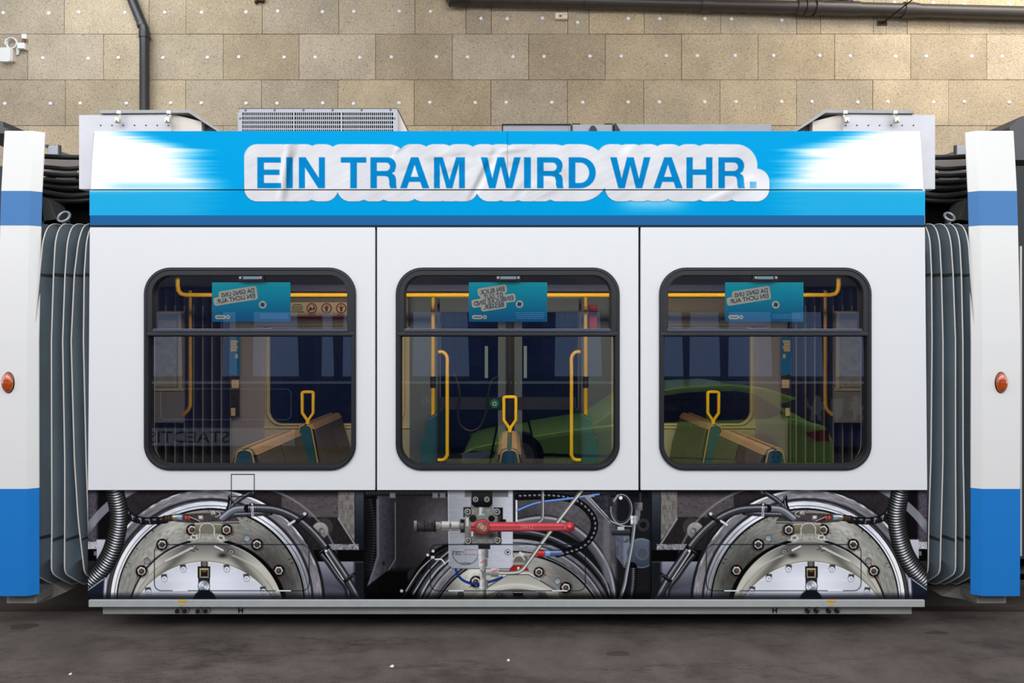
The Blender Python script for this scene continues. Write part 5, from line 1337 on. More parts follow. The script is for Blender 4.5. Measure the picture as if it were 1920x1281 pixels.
# dark equipment beside the end sections
mb = MB(); mb.slab(ppoly([(1893, 255), (1893, 238), (1916, 218), (2100, 205), (2100, 300), (1893, 300)], 0.25), [], 0.25, 0.55); mb.slab(ppoly([(1870, 262), (1880, 245), (1903, 236), (1903, 262)], 0.3), [], 0.3, 0.5); part(mb, 'end_equipment', M_DARKGREY)
mb = MB(); mb.slab(ppoly([(-60, 250), (-60, 222), (6, 228), (6, 237), (24, 250)], 0.25), [], 0.25, 0.55); part(mb, 'end_equipment', M_DARKGREY)
mb = MB(); mb.box(WX(1919), WX(2300), 0.12, 1.0, 0.45, 2.98); mb.box(WX(-400), WX(-12), 0.12, 1.0, 0.45, 2.98); part(mb, 'next_section', mat('next_section_dark', (40, 44, 48), 0.6))
mb = MB(); mb.tube([(WX(1921), 0.03, z) for z in (0.5, 1.0, 1.9, 2.45)], 0.006, 6); part(mb, 'fold_trim', M_TRIM, smooth=True)

# ---- the cable gaps
for (x0, x1, m) in ((80, 172, 0), (1732, 1824, 1)):
    mb = MB(); mb.box(WX(x0 - 4, .3), WX(x1, .3), 0.34, 2.2, 2.55, WZ(331, .34)); mb.box(WX(x0 - 4, .3), WX(x1, .3), 0.9, 1.5, 2.7, WZ(316, .9)); gb = part(mb, 'dark_void_box', M_BLACK)  # black boxes stand in for the unlit void behind the cables
    mxx = lambda px: (1903 - px if m else px)
    ca = [((62, 292), (112, 294.5), (150, 295), (180, 294)), ((62, 311), (105, 315), (130, 316.5), (160, 314), (185, 313)), ((62, 323), (105, 328), (135, 329), (185, 325)), ((62, 335), (105, 340), (135, 341), (185, 338)),
          ((62, 346), (110, 352), (140, 353), (185, 350)), ((62, 358), (110, 366), (140, 368), (185, 364)), ((62, 370), (110, 377), (150, 377), (185, 373))]
    for i, path in enumerate(ca):
        Yc = (0.18, 0.2, 0.22, 0.24, 0.24, 0.26, 0.26)[i]
        mb = MB(); mb.tube(catmull([P(mxx(a), b, Yc) for a, b in path], 6), (5.0, 4.6, 4.8, 4.8, 5.5, 6, 5)[i] / 300, 12); part(mb, 'jumper_cable', M_CABLE, smooth=True)
    for tr in ((84, 298, 152, 312, 0.89, 0.005), (84, 319, 142, 325, 0.33, 0.008), (104, 333.5, 142, 337, 0.33, 0.008)):
        mb = MB(); mb.pbox(mxx(tr[0]), tr[1], mxx(tr[2]), *tr[3:]); part(mb, 'cable_tray', mat('tray_grey', (128, 121, 116), 0.6), gb)
    mb = MB(); mb.pbox(mxx(89), 272.5, mxx(108.5), 291, 0.5, 0.03); cb = part(mb, 'connector_box', mat('connector_grey', (186, 190, 200), 0.5), bevel=0.008)
    mb = MB(); mb.pbox(mxx(84), 271, mxx(89.5), 276, 0.5, 0.03); mb.pbox(mxx(108.5), 272, mxx(111.5), 292, 0.5, 0.02); part(mb, 'connector_side', M_DARKGREY, cb)
    mb = MB(); mb.slab(ppoly([(mxx(a), b) for a, b in ((113, 284), (136, 291), (136, 294), (113, 294))], 1.2), [], 1.2, 1.3); part(mb, 'bracket_arm', mat('tray_dark', (92, 86, 82), 0.6))
    mb = MB(); mb.slab(ppoly([(mxx(a), b) for a, b in ((78, 368), (92, 375), (106, 412), (76, 416), (76, 445), (84, 445))], 0.16), [], 0.16, 0.3); part(mb, 'corner_plate', mat('corner_plate_grey', (70, 71, 68), 0.6), bevel=0.003)
    ex = 120 if m == 0 else 1780
    rr_ = 10.5 if m == 0 else 8.5
    c = Vector(P(ex, 406.5, 0.12)); k_ = 1 / 300
    mb = MB(); mb.tube([(c.x + rr_ * k_ * math.cos(a), c.y + 0.02 * math.sin(a), c.z + rr_ * k_ * math.sin(a)) for a in np.linspace(0, 2 * PI, 25)[:-1]], 0.0085, 10, closed=True); mb.tube([(c.x, c.y, c.z - rr_ * k_), (c.x, c.y, c.z - 0.08)], 0.01, 8); part(mb, 'lifting_eye', mat('eye_steel', (150, 156, 164), 0.35, metal=0.5), smooth=True)
# ------------------------------------------------------------------ inside the tram
YF = 2.30
XC0 = WX(955)                       # centre line of the saloon
mb = MB(); mb.box(-3.95, 3.95, 0.16, YF + 0.06, 0.34, 0.36); mb.box(-2.62, 2.62, 0.06, 0.16, 0.34, 0.36); part(mb, 'saloon_floor', M_FLOORINT)
mb = MB(); mb.box(-3.95, 3.95, 0.16, YF + 0.06, 2.36, 2.40); mb.box(-2.62, 2.62, 0.06, 0.16, 2.36, 2.40); cl = part(mb, 'saloon_ceiling', M_CEILINT)
mb = MB(); mb.slab([(-2.6, 2.36), (2.6, 2.36), (2.6, 2.33), (-2.6, 2.33)], [], 0.7, 0.8); mb.slab([(-2.6, 2.36), (2.6, 2.36), (2.6, 2.30), (-2.6, 2.30)], [], 1.75, 1.95); part(mb, 'ceiling_rib', M_CEILINT, cl)
for x0, x1 in ((-2.45, -0.85), (-0.75, 0.75), (0.85, 2.45)):
    mb = MB(); mb.box(x0, x1, 0.10, 0.26, 2.33, 2.36); part(mb, 'ceiling_lamp', mat('lamp_warm', (255, 208, 140), 0.5, emit=2.0))
    area('saloon_lamp', ((x0 + x1) / 2, 0.2, 2.32), (math.radians(38), 0, 0), 1.5, 0.12, 24, (1.0, 0.80, 0.52))
# inner lining of the near side below and between the windows
mb = MB()
mb.slab(ppoly([(166, 1120), (1737, 1120), (1737, 430), (166, 430)]), [prr(w0 + 6, 506, w1 - 6, 876, 42) for w0, w1 in WINS], 0.055, 0.075); part(mb, 'side_lining', M_GREYINT)
# far side: two windows with cream frames, the door between
def fz(py): return WZ(py, YF)
def fxx(px): return WX(px, YF)
mb = MB()
for (a0, a1, w0, w1, rl) in ((486, 768, 503, 758.5, 1), (1146.5, 1431, 1155.5, 1409, 0)):
    outer = [(fxx(a0), 0.36), (fxx(a1), 0.36), (fxx(a1), 2.36), (fxx(a0), 2.36)]
    hole = rrect(fxx(w0), fxx(w1), fz(797), fz(612), (0.14, 0.14, 0.05, 0.05))
    mb = MB(); mb.slab(outer, [hole], YF, YF + 0.05); sw = part(mb, 'far_side_wall', M_CREAM)
    mb = MB(); mb.slab(rrect(fxx(w0), fxx(w1), fz(797), fz(612), (0.14, 0.14, 0.05, 0.05)), [rrect(fxx(w0 + 3), fxx(w1 - 3), fz(794), fz(615), (0.125, 0.125, 0.04, 0.04))], YF - 0.03, YF + 0.01); part(mb, 'far_window_trim', mat('trim_cream', (236, 216, 160), 0.4), sw)
    mb = MB(); mb.slab([(fxx(w0), fz(797)), (fxx(w1), fz(797)), (fxx(w1), fz(612)), (fxx(w0), fz(612))], [], YF + 0.052, YF + 0.058); part(mb, 'far_window_pane', M_GLASSFAR, sw)
    mb = MB(); mb.box(fxx(a0), fxx(a1), YF - 0.02, YF, fz(803), fz(799)); part(mb, 'sill_strip', mat('trim_cream', (236, 216, 160), 0.4), sw)
    mb = MB(); mb.slab([(fxx(a0), fz(612)), (fxx(a1), fz(612)), (fxx(a1), fz(560)), (fxx(a0), fz(560))], [], YF - 0.09, YF); cv = part(mb, 'coving', mat('coving_grey', (150, 138, 116), 0.5))
    mb = MB(); mb.box(fxx(a0), fxx(a1), YF - 0.12, YF, fz(560), fz(538)); part(mb, 'coving_top', mat('coving_blue', (70, 74, 100), 0.5), cv)
# sign strip on the coving of the left window
YS = YF - 0.095
mb = MB(); mb.pbox(540, 567, 664, 598.5, YS, 0.004); ss = part(mb, 'sign_strip', M_SIGN)
mb = MB(); mb.pbox(540, 593, 664, 598.5, YS - 0.002, 0.003); part(mb, 'red_band', M_SIGNRED, ss)
for cx in (584.5, 612.3, 639.8):
    mb = MB(); c = P(cx, 578.3, YS - 0.003); kk = (D + YS) / F
    mb.slab([(c[0] + 10 * kk * math.cos(a), c[2] + 10 * kk * math.sin(a)) for a in np.linspace(0, 2 * PI, 33)[:-1]], [[(c[0] + 7.7 * kk * math.cos(a), c[2] + 7.7 * kk * math.sin(a)) for a in np.linspace(0, 2 * PI, 33)[:-1]]], c[1], c[1] + 0.003); part(mb, 'prohibition_ring', M_SIGNRED, ss)
    mb = MB(); pp_ = lambda l, cx=cx: mb.slab(ppoly([(cx + a, 578.3 + b) for a, b in l], YS - 0.003), [], YS - 0.003, YS)
    if cx < 600:
        pp_([(-6, 4), (-4, -1), (-1, -1.5), (1, 1.5), (-1, 4), (-4, 3), (-5, 6)]); pp_([(1, 5), (2, 0), (5, -4), (6, -2), (5, 3), (2, 3)]); mb.slab(prr(cx + 2.4, 572, cx + 4.6, 574.4, 1, YS - 0.003), [], YS - 0.003, YS); mb.slab(prr(cx - 4.8, 574.5, cx - 2.8, 576.6, 1, YS - 0.003), [], YS - 0.003, YS)
    else:
        mb.slab(prr(cx - 1.2, 572.2, cx + 1.2, 574.6, 1.1, YS - 0.003), [], YS - 0.003, YS)
        pp_([(-1.8, 6), (-1.8, 0), (-4.6, -2.4), (-4.2, -3.4), (-1.5, -2.6), (1.5, -2.6), (4.2, -3.4), (4.6, -2.4), (1.8, 0), (1.8, 6), (0.3, 6), (0, 2), (-0.3, 6)])
    part(mb, 'pictogram', M_SIGNBLACK, ss)
mb = MB()
for k, (w, t_) in enumerate(((15, 1.6), (20, 1.6), (22, 1.6), (20, 1.6), (23, 1.6))):
    x = 558 - w / 2
    while x < 558 + w / 2 - 1:
        e = min(x + random.uniform(2, 6), 558 + w / 2); mb.pbox(x, 570.5 + 3.4 * k, e, 570.5 + 3.4 * k + t_, YS - 0.002, 0.002); x = e + 0.9
for cx in (584.5, 612.3, 639.8): mb.pbox(cx - 7.5, 590, cx + 7.5, 591, YS - 0.002, 0.002)
part(mb, 'small_print', M_SIGNBLACK, ss)

# the double door in the middle of the far side
mb = MB(); mb.slab([(fxx(768), 0.36), (fxx(1146.5), 0.36), (fxx(1146.5), 2.36), (fxx(768), 2.36)], [[(fxx(818), 0.40), (fxx(1092), 0.40), (fxx(1092), fz(556)), (fxx(818), fz(556))]], YF, YF + 0.06); dw = part(mb, 'door_wall', M_DOORGREY)
for a, b, s_ in ((818, 955.7, 0), (957, 1092, 1)):
    mb = MB(); mb.slab([(fxx(a), 0.42), (fxx(b), 0.42), (fxx(b), fz(558)), (fxx(a), fz(558))], [[(fxx(a + (8 if s_ == 0 else 22)), 0.62), (fxx(b - (22 if s_ == 0 else 8)), 0.62), (fxx(b - (22 if s_ == 0 else 8)), fz(585)), (fxx(a + (8 if s_ == 0 else 22)), fz(585))]], YF + 0.01, YF + 0.05)
    dl_ = part(mb, 'door_leaf', M_DOORGREY)
    mb = MB(); mb.pbox(a + 4, 570, b - 4, 860, YF + 0.03, 0.006); part(mb, 'door_pane', M_GLASSFAR, dl_)
    mb = MB()
    if s_ == 0: mb.pbox(948.5, 560, 956.2, 880, YF - 0.004, 0.02)
    else: mb.pbox(956.5, 560, 964, 880, YF - 0.004, 0.02)
    part(mb, 'door_seal', M_RUBBER2, dl_)
    mb = MB(); c = 912 if s_ == 0 else 985; mb.pbox(c - 3, 649, c + 3, 709, YF - 0.01, 0.02); part(mb, 'door_edge_strip', mat('pale_teal', (150, 178, 176), 0.4), dl_)  # plain pale seal strip on the door leaf
    mb = MB(); mb.pbox(a + 6, 745, b - 12, 768, YF - 0.006, 0.02); part(mb, 'door_bar', M_DARKINT, dl_)
mb = MB(); mb.ydisc(WX(927.5, YF), WZ(756.5, YF), 0.045, YF - 0.04, YF); db = part(mb, 'door_button', M_GREEN, smooth=False)
mb = MB(); mb.ydisc(WX(927.5, YF), WZ(756.5, YF), 0.022, YF - 0.05, YF - 0.03); part(mb, 'button_face', M_PLASTIC, db)
mb = MB(); mb.ydisc(WX(927.5, YF), WZ(756.5, YF), 0.009, YF - 0.054, YF - 0.04); part(mb, 'button_mark', M_DARKINT, db)
mb = MB(); mb.box(fxx(815), fxx(1094), YF - 0.22, YF, fz(552), 2.36); dg = part(mb, 'door_gear', mat('gear_dark', (62, 60, 84), 0.5))
mb = MB(); mb.tube([P(830, 540, 2.0), P(1085, 536, 2.0)], 0.02, 8); mb.tube([P(835, 548, 2.0), P(900, 528, 2.0)], 0.01, 6); mb.pbox(840, 545, 855, 553, 2.0, 0.05); mb.tube([P(1000, 548, 2.02), P(1080, 550, 2.02)], 0.014, 6); part(mb, 'gear_linkage', mat('gear_grey', (120, 112, 110), 0.4, metal=0.4), dg, smooth=True)
# pillars and door posts
for a, b, c in ((430, 494, M_GREYINT), (1418, 1484, M_GREYINT)):
    mb = MB(); mb.box(WX(a, 2.27), WX(b, 2.27), 2.27, 2.34, 0.36, 2.36); part(mb, 'pillar', c, bevel=0.01)
for x in (812, 1098):
    mb = MB(); mb.box(WX(x - 5, 1.8), WX(x + 5, 1.8), 1.8, 1.86, WZ(546, 1.8), 2.36); part(mb, 'pole_bracket', M_CREAM)
# gangway ends: pleated inner bellows and display case
for m in (0, 1):
    mm = lambda px: (1908 - px if m else px)
    mb = MB(); vs = []; fs = []
    n = 0
    px = 250.0
    pts = []
    while px < 432:
        pts += [(px, 2.30), (px + 7, 2.22), (px + 8.6, 2.215), (px + 10, 2.22)]; px += 17.4
    pts = [(WX(mm(a), b), b) for a, b in pts]
    for x, y in pts: vs += [(x, y, 0.36), (x, y, 2.36)]
    for i in range(len(pts) - 1):
        q = (2 * i, 2 * i + 2, 2 * i + 3, 2 * i + 1); fs.append(q if not m else q[::-1])
    mb.add(vs, fs); gp_ = part(mb, 'gangway_pleats', M_PLEAT)
    mb = MB()
    for i in range(2, len(pts), 4): mb.box(pts[i][0] - 0.004, pts[i][0] + 0.004, pts[i][1] - 0.006, pts[i][1] + 0.004, 0.4, 2.2)
    part(mb, 'pleat_edge', M_PLEATEDGE, gp_)
    mb = MB(); a_, b_ = sorted((mm(230), mm(342))); mb.slab(ppoly([(a_, 793), (b_, 793), (b_, 585), (a_, 585)], 2.08), [], 2.08, 2.12); dc = part(mb, 'display_case', mat('case_grey', (168, 164, 164), 0.5), bevel=0.004)
    mb = MB(); mb.pbox(a_, 583.5, b_, 588, 2.06, 0.02); mb.pbox(a_, 729, b_, 733, 2.06, 0.02); mb.pbox(mm(336) - 2, 588, mm(336) + 2, 730, 2.06, 0.02); part(mb, 'case_frame', mat('trim_cream', (236, 216, 160), 0.4), dc)
    mb = MB(); mb.pbox(a_ + 3, 600, b_ - 12, 726, 2.07, 0.01); part(mb, 'network_map', mat('map_paper', (190, 186, 176), 0.6, noise=0.25, nscale=14), dc)
    mb = MB(); xx = 3.95 if m else -3.95; mb.box(xx - 0.03, xx + 0.03, 0.06, YF, 0.36, 2.36); part(mb, 'light_leak_cap', M_DARKINT)  # unseen dark cap, added to stop light leaking into the saloon

# yellow grab rails
mb = MB(); kx = -1
rp = [P(333, 470, 1.0), P(333, 535, 1.0), P(334.5, 545, 1.0), P(339, 551, 1.0), P(348, 553.3, 1.0), P(955, 553.3, 1.0), P(1556, 553.3, 1.0), P(1566, 551, 1.0), P(1571, 545, 1.0), P(1572.5, 535, 1.0), P(1572.5, 470, 1.0)]
mb.tube(rp, 0.0165, 14); part(mb, 'grab_rail', M_YELLOW, smooth=True)
for x in (812, 1098):
    mb = MB(); mb.tube([P(x, 552, 1.8), (P(x, 552, 1.8)[0], 1.8, 0.36)], 0.0175, 14); gpo = part(mb, 'grab_pole', M_YELLOW, smooth=True)
    mb = MB(); mb.tube([P(x, 706, 1.8), P(x, 727, 1.8)], 0.026, 14); part(mb, 'pole_clamp', M_RUBBER2, gpo, smooth=True)
for s_ in (0, 1):
    q = lambda a, b: P(1910 - a if s_ else a, b, 1.5)
    mb = MB(); mb.tube(catmull([q(822, 660.5), q(829, 660), q(835, 664), q(838.5, 673), q(838.5, 700), q(838.5, 840), q(838.5, 852), q(835, 860), q(829, 863), q(821, 863)], 6), 0.0155, 12); dh = part(mb, 'door_handrail', M_YELLOW, smooth=True)
    mb = MB(); mb.pbox(*(sorted((1910 - 820 if s_ else 820, 1910 - 824 if s_ else 824))[i // 2] if i % 2 == 0 else (560, 900)[i // 2] for i in range(4)), 1.52, 0.03); part(mb, 'screen_post', M_RUBBER2, dh)
    mb = MB(); mb.slab([(WX(1910 - a if s_ else a, 1.55), WZ(b, 1.55)) for a, b in ((788, 905), (822, 905), (822, 775), (801, 786), (796, 818), (788, 822))], [], 1.55, 2.2); part(mb, 'draught_screen', M_TEAL, bevel=0.008)
    mb = MB(); q2 = lambda a, b: P(1904 - a if s_ else a, b, 1.9); mb.tube(catmull([q2(356.5, 545), q2(356.5, 640), q2(356.5, 750), q2(355, 764), q2(350, 772), q2(343, 778)], 5), 0.0165, 12); part(mb, 'grab_pole', mat('yellow_pole_far', (226, 170, 60), 0.3), smooth=True)

# seat benches, two people wide, back to back
def bench(x, y0, y1, handle, zt=WZ(840, 0.12)):
    def sect(d0, d1, off0, off1, sgn):
        return [(x + sgn * (0.028 + off0), zt - d0), (x + sgn * (0.028 + off1), zt - d0), (x + sgn * (0.05 + 0.18 * d1 + off1), zt - d1), (x + sgn * (0.05 + 0.18 * d1 + off0), zt - d1)]
    w = lambda d: 0.040 + 0.17 * d
    core = [(x - w(0.52), zt - 0.52), (x + w(0.52), zt - 0.52), (x + w(0.08), zt - 0.08), (x + w(0.03) - 0.008, zt - 0.035), (x + 0.02, zt - 0.022), (x - 0.02, zt - 0.022), (x - w(0.03) + 0.008, zt - 0.035), (x - w(0.08), zt - 0.08)]
    mb = MB(); mb.slab(core, [], y0, y1); mb.box(x - 0.2, x + 0.2, y0 + 0.1, y1 - 0.1, 0.36, zt - 0.5); b = part(mb, 'seat_bench', M_TEAL, bevel=0.006)
    mb = MB(); mb.ydisc(x - 0.016, zt - 0.062, 0.004, y0 - 0.003, y0, 8); mb.ydisc(x + 0.018, zt - 0.062, 0.004, y0 - 0.003, y0, 8); part(mb, 'end_screw', M_RUBBER2, b)
    mid = (y0 + y1) / 2
    for sgn in (-1, 1):
        for a, c in ((y0 + 0.03, mid - 0.008), (mid + 0.008, y1 - 0.02)):
            pts = [(x + sgn * (w(0.05) + 0.004), zt - 0.05), (x + sgn * (w(0.05) + 0.030), zt - 0.058), (x + sgn * (w(0.3) + 0.060), zt - 0.30), (x + sgn * (w(0.5) + 0.055), zt - 0.50), (x + sgn * (w(0.5) + 0.004), zt - 0.50)]
            if sgn > 0: pts = pts[::-1]
            mb = MB(); mb.slab(pts, [], a, c); part(mb, 'cushion', M_SEAT, b, bevel=0.012)
        pts = [(x + sgn * 0.014, zt - 0.020), (x + sgn * 0.016, zt - 0.004), (x + sgn * 0.052, zt - 0.012), (x + sgn * (w(0.055) + 0.030), zt - 0.055), (x + sgn * (w(0.055) + 0.002), zt - 0.055), (x + sgn * 0.036, zt - 0.034)]
        if sgn > 0: pts = pts[::-1]
        mb = MB(); mb.slab(pts, [], y0 + 0.015, y1 - 0.01); part(mb, 'headrest_roll', M_SEATTOP, b, bevel=0.006)
        mb = MB(); mb.tube(catmull([(x + sgn * 0.012, y0 - 0.002, zt - 0.018), (x + sgn * (w(0.03) - 0.004), y0 - 0.002, zt - 0.03), (x + sgn * (w(0.07) + 0.004), y0 - 0.002, zt - 0.075), (x + sgn * (w(0.3) + 0.006), y0 - 0.002, zt - 0.30), (x + sgn * (w(0.5) + 0.006), y0 - 0.002, zt - 0.50)], 5), 0.006, 8); part(mb, 'edge_trim', M_GOLD, b, smooth=True)
    hy = handle
    if hy is None: return b
    mb = MB(); o_ = [(-0.012, 0.0), (0.012, 0.0), (0.014, 0.03), (0.056, 0.092), (0.058, 0.265), (0.048, 0.280), (0.02, 0.285), (-0.02, 0.285), (-0.048, 0.280), (-0.058, 0.265), (-0.056, 0.092), (-0.014, 0.03)]
    i_ = [(0.0, 0.045), (0.036, 0.098), (0.036, 0.262), (-0.036, 0.262), (-0.036, 0.098)]
    mb.slab([(x + a, zt - 0.015 + b_) for a, b_ in o_], [[(x + a, zt - 0.015 + b_) for a, b_ in i_]], hy - 0.012, hy + 0.012); part(mb, 'grip_handle', M_YELLOW, b, bevel=0.005)
    return b
SX = 1.73
bench(XC0 - SX + 0.017, 0.14, 1.04, None)
bench(XC0 - SX + 0.017, 1.36, 2.24, 1.42)
bench(XC0, 0.14, 0.97, 0.93)
bench(XC0 + SX - 0.01, 0.14, 1.04, None)
bench(XC0 + SX - 0.01, 1.36, 2.24, 1.42)
mb = MB(); mb.pbox(1105, 572, 1120, 618, 1.9, 0.08); part(mb, 'emergency_box', M_RED, bevel=0.006)
mb = MB(); mb.tube(catmull([P(a, b, 2.1) for a, b in ((850, 700), (856, 712), (862, 740), (858, 770), (862, 795), (880, 808), (900, 800), (912, 770), (916, 735), (924, 712), (935, 708))], 6), 0.012, 8); part(mb, 'hanging_cable', M_CABLE, smooth=True)

# posters hanging inside the vent windows; seen from behind, so their writing is reversed
POST_TXT = {0: ['DA GING UNS', 'EIN LICHT AUF.'], 1: ['EIN BLICK', 'IST GUT,', 'EINBLICKE SIND', 'BESSER.']}
M_POSTER = printmat('poster_film', 0.5, 0.3)
def poster(px0, kind, label):
    Y = 0.030; x0, x1, y0, y1 = px0, px0 + 147, 529.5, 603.5
    root = thing('poster', label, 'poster', P((x0 + x1) / 2, y1, Y), 'posters in the vent windows')
    kk = (D + Y) / F
    def loc(px, py): p = P(px, py, Y); return p[0] - root.location.x, p[2] - root.location.z
    xs = np.linspace(x0, x1, 5); ys_ = np.linspace(y0, y1, 24)
    GX, GY = np.meshgrid(xs, ys_)
    t_ = np.clip((GY - y0) / (y1 - y0), 0, 1)[..., None]
    C = np.array([0, 214, 200]) * (1 - t_) + np.array([0, 116, 146]) * t_  # gradient is part print, part light painted into the sheet colour
    VX = (GX - 960) * kk - root.location.x; VZ = EYE - (GY - 640.5) * kk - root.location.z
    film_mesh('sheet', VX, VX * 0, VZ, C, np.ones((23, 4), bool), root, M_POSTER)
    mb = MB(); mb.slab([loc(x0, y1), loc(x1, y1), loc(x1, y0), loc(x0, y0)], [], 0.0012, 0.0022); mb.build('backing', M_POSTERINK, root)
    ang = math.radians(9)
    lines = POST_TXT[kind]
    if kind == 0: rows_ = [(445.5, 549.0, 63, 8.0), (441.5, 560.0, 74, 8.0)]
    else: rows_ = [(922 - 481, 545.0, 46, 8.4), (923 - 481, 555.2, 38, 8.2), (924.5 - 481, 564.0, 74, 8.2), (924.5 - 481, 573.6, 39, 8.2)]
    bk = MB(); tx = MB()
    for (cx, cy_, w, h), s_ in zip(rows_, lines):
        cx = cx - 397 + px0; c = loc(cx, cy_)
        rr = rrect(-(w / 2 + 4.5) * kk, (w / 2 + 4.5) * kk, -(h / 2 + 3.6) * kk, (h / 2 + 3.6) * kk, 4.4 * kk)
        bk.slab([(c[0] + a * math.cos(ang) - b * math.sin(ang), c[1] + a * math.sin(ang) + b * math.cos(ang)) for a, b in rr], [], -0.0012 - 0.0001 * len(bk.v) / 100, 0.0)
        put_text(tx, s_, h * kk, c[0], c[1], -0.0032, width=w * kk, ang=ang, mirror=True, bold=0.012)
    bk.build('sticker', M_POSTERBEIGE, root); tx.build('lettering', M_POSTERINK, root)
    mb = MB(); c = loc(px0 + 95, 571.5 if kind == 0 else 570.5); mb.ydisc(c[0], c[1], 7.2 * kk, -0.0012, 0.0)
    c1 = loc(px0 + 6, 598.5); c2 = loc(px0 + 26, 591); mb.slab(rrect(c1[0], c2[0], c1[1], c2[1], 3.6 * kk), [], -0.0012, 0); c1 = loc(px0 + 26.5, 598.5); c2 = loc(px0 + 34, 591); mb.slab(rrect(c1[0], c2[0], c1[1], c2[1], 3.6 * kk), [], -0.0012, 0)
    mb.build('badge', M_POSTERBEIGE, root)
    mb = MB(); c = loc(px0 + 95, 571.5 if kind == 0 else 570.5); mb.slab([(c[0] + 5 * kk * math.cos(a), c[1] + 5 * kk * math.sin(a)) for a in (0.5, 0.5 + PI / 2, 0.5 + PI, 0.5 + 1.5 * PI)], [], -0.002, -0.001)
    c1 = loc(px0 + 9, 595.6); c2 = loc(px0 + 23, 594); mb.slab(rrect(c1[0], c2[0], c1[1], c2[1], 0.0005), [], -0.002, -0.001); c1 = loc(px0 + 28.2, 595.6); c2 = loc(px0 + 32.2, 594); mb.slab(rrect(c1[0], c2[0], c1[1], c2[1], 0.0005), [], -0.002, -0.001)
    mb.build('badge_mark', M_POSTERINK, root)
    mb = MB(); rr_ = random.Random(px0)
    for k in range(3 if kind == 0 else 4):
        yy = 589.3 + 3.3 * k if kind == 0 else 586 + 3.5 * k
        x = px0 + 88 + rr_.uniform(0, 3)
        while x < px0 + 141:
            e = min(x + rr_.uniform(2, 7), px0 + 142); c1 = loc(x, yy + 1.1); c2 = loc(e, yy); mb.slab([c1, (c2[0], c1[1]), c2, (c1[0], c2[1])], [], -0.0012, -0.0002); x = e + 0.9
    mb.build('small_print', mat('poster_pale', (130, 190, 215), 0.5), root)
poster(397.5, 0, 'teal poster with reversed two line slogan hanging in the left tram window')
poster(879.0, 1, 'teal poster with reversed four line slogan hanging in the middle tram window')
poster(1359.5, 0, 'teal poster with reversed two line slogan hanging in the right tram window')
# narrow posters on the pillars
for m in (0, 1):
    mm = lambda px: (1914 - px if m else px)
    root = thing('pillar_poster', 'narrow blue poster on the grey pillar behind the %s tram window' % ('right' if m else 'left'), 'poster', P(mm(440), 780, 2.19), 'narrow posters on the pillars')
    def lq(mb, a, b, c, d, dy=0.0, th=0.004):
        a, c = sorted((mm(a), mm(c))); y_ = 2.19 - dy
        mb.box(WX(a, y_) - root.location.x, WX(c, y_) - root.location.x, -dy, -dy + th, WZ(d, y_) - root.location.z, WZ(b, y_) - root.location.z)
    mb = MB(); lq(mb, 430, 632, 449.5, 703); mb.build('sheet', mat('pillar_poster_blue', (36, 140, 206), 0.5), root)
    mb = MB()
    for k in range(4): lq(mb, 432.5, 638 + 5.4 * k, 446 - (k % 2) * 2, 643 + 5.4 * k, 0.002, 0.002)
    lq(mb, 441, 664, 446, 672, 0.002, 0.002); mb.build('sticker', M_POSTERBEIGE, root)
    mb = MB(); lq(mb, 432, 705, 449, 782, 0.0, 0.004); mb.build('photograph', mat('pillar_photo', (60, 52, 48), 0.5, noise=0.7, nscale=16), root)
    mb = MB(); lq(mb, 434, 712, 448, 728, 0.002, 0.002); lq(mb, 433, 765, 441, 780, 0.002, 0.002); mb.build('small_print', M_POSTERBEIGE, root)
# ------------------------------------------------------------------ what stands behind the camera and shows in the panes
# green car parked close to the tram
YC = -4.55                                        # side of the car that faces the tram
KC = (D - YC) / F                                 # metres per pixel at its mirror image
def CX(px): return (px - 960) * KC
def CZ(py): return EYE - (py - 640.5) * KC
M_CAR = mat('car_green_paint', (176, 218, 92), 0.3, metal=0.0, coat=0.6)
M_CARGLASS = mat('car_dark_glass', (14, 16, 22), 0.05, spec=0.8)
car = thing('parked_car', 'green hatchback parked opposite the tram, mirrored in its windows', 'car', (CX(1230), YC - 0.9, 0))
def crel(mb): mb.v = [(x - car.location.x, y - car.location.y, z) for x, y, z in mb.v]; return mb
prof = [(868, 884), (862, 862), (872, 846), (905, 836), (980, 822), (1080, 806), (1150, 798), (1490, 786), (1552, 800), (1566, 826), (1568, 868), (1560, 886)]
mb = MB(); mb.slab([(CX(a), CZ(b)) for a, b in prof[::-1]], [], YC - 1.78, YC); crel(mb).build('body', M_CAR, car, bevel=0.06)
cab_ = [(1105, 806), (1205, 740), (1290, 727), (1380, 723), (1450, 731), (1508, 750), (1470, 762), (1545, 803), (1490, 812), (1150, 812)]
mb = MB(); mb.slab([(CX(a), CZ(b)) for a, b in cab_[::-1]], [], YC - 1.62, YC - 0.14); crel(mb).build('cabin', M_CAR, car, bevel=0.04)
for pts in ([(1150, 797), (1222, 748), (1290, 738), (1330, 736), (1330, 795)], [(1338, 795), (1338, 736), (1390, 735), (1425, 742), (1472, 770), (1476, 778), (1440, 790), (1400, 795)]):
    mb = MB(); mb.slab([(CX(a), CZ(b)) for a, b in pts], [], YC - 0.135, YC - 0.12); mb.v = mb.v; crel(mb).build('side_window', M_CARGLASS, car)
mb = MB(); mb.slab([(CX(a), CZ(b)) for a, b in ((1509, 812), (1553, 806), (1556, 828), (1530, 827))], [], YC - 0.01, YC + 0.012); crel(mb).build('tail_lamp', mat('tail_red', (150, 10, 24), 0.15), car)
mb = MB(); mb.slab([(CX(a), CZ(b)) for a, b in ((866, 852), (915, 846), (925, 852), (900, 862), (866, 862))], [], YC - 0.01, YC + 0.012); crel(mb).build('head_lamp', mat('head_lamp_glass', (220, 226, 255), 0.1), car)
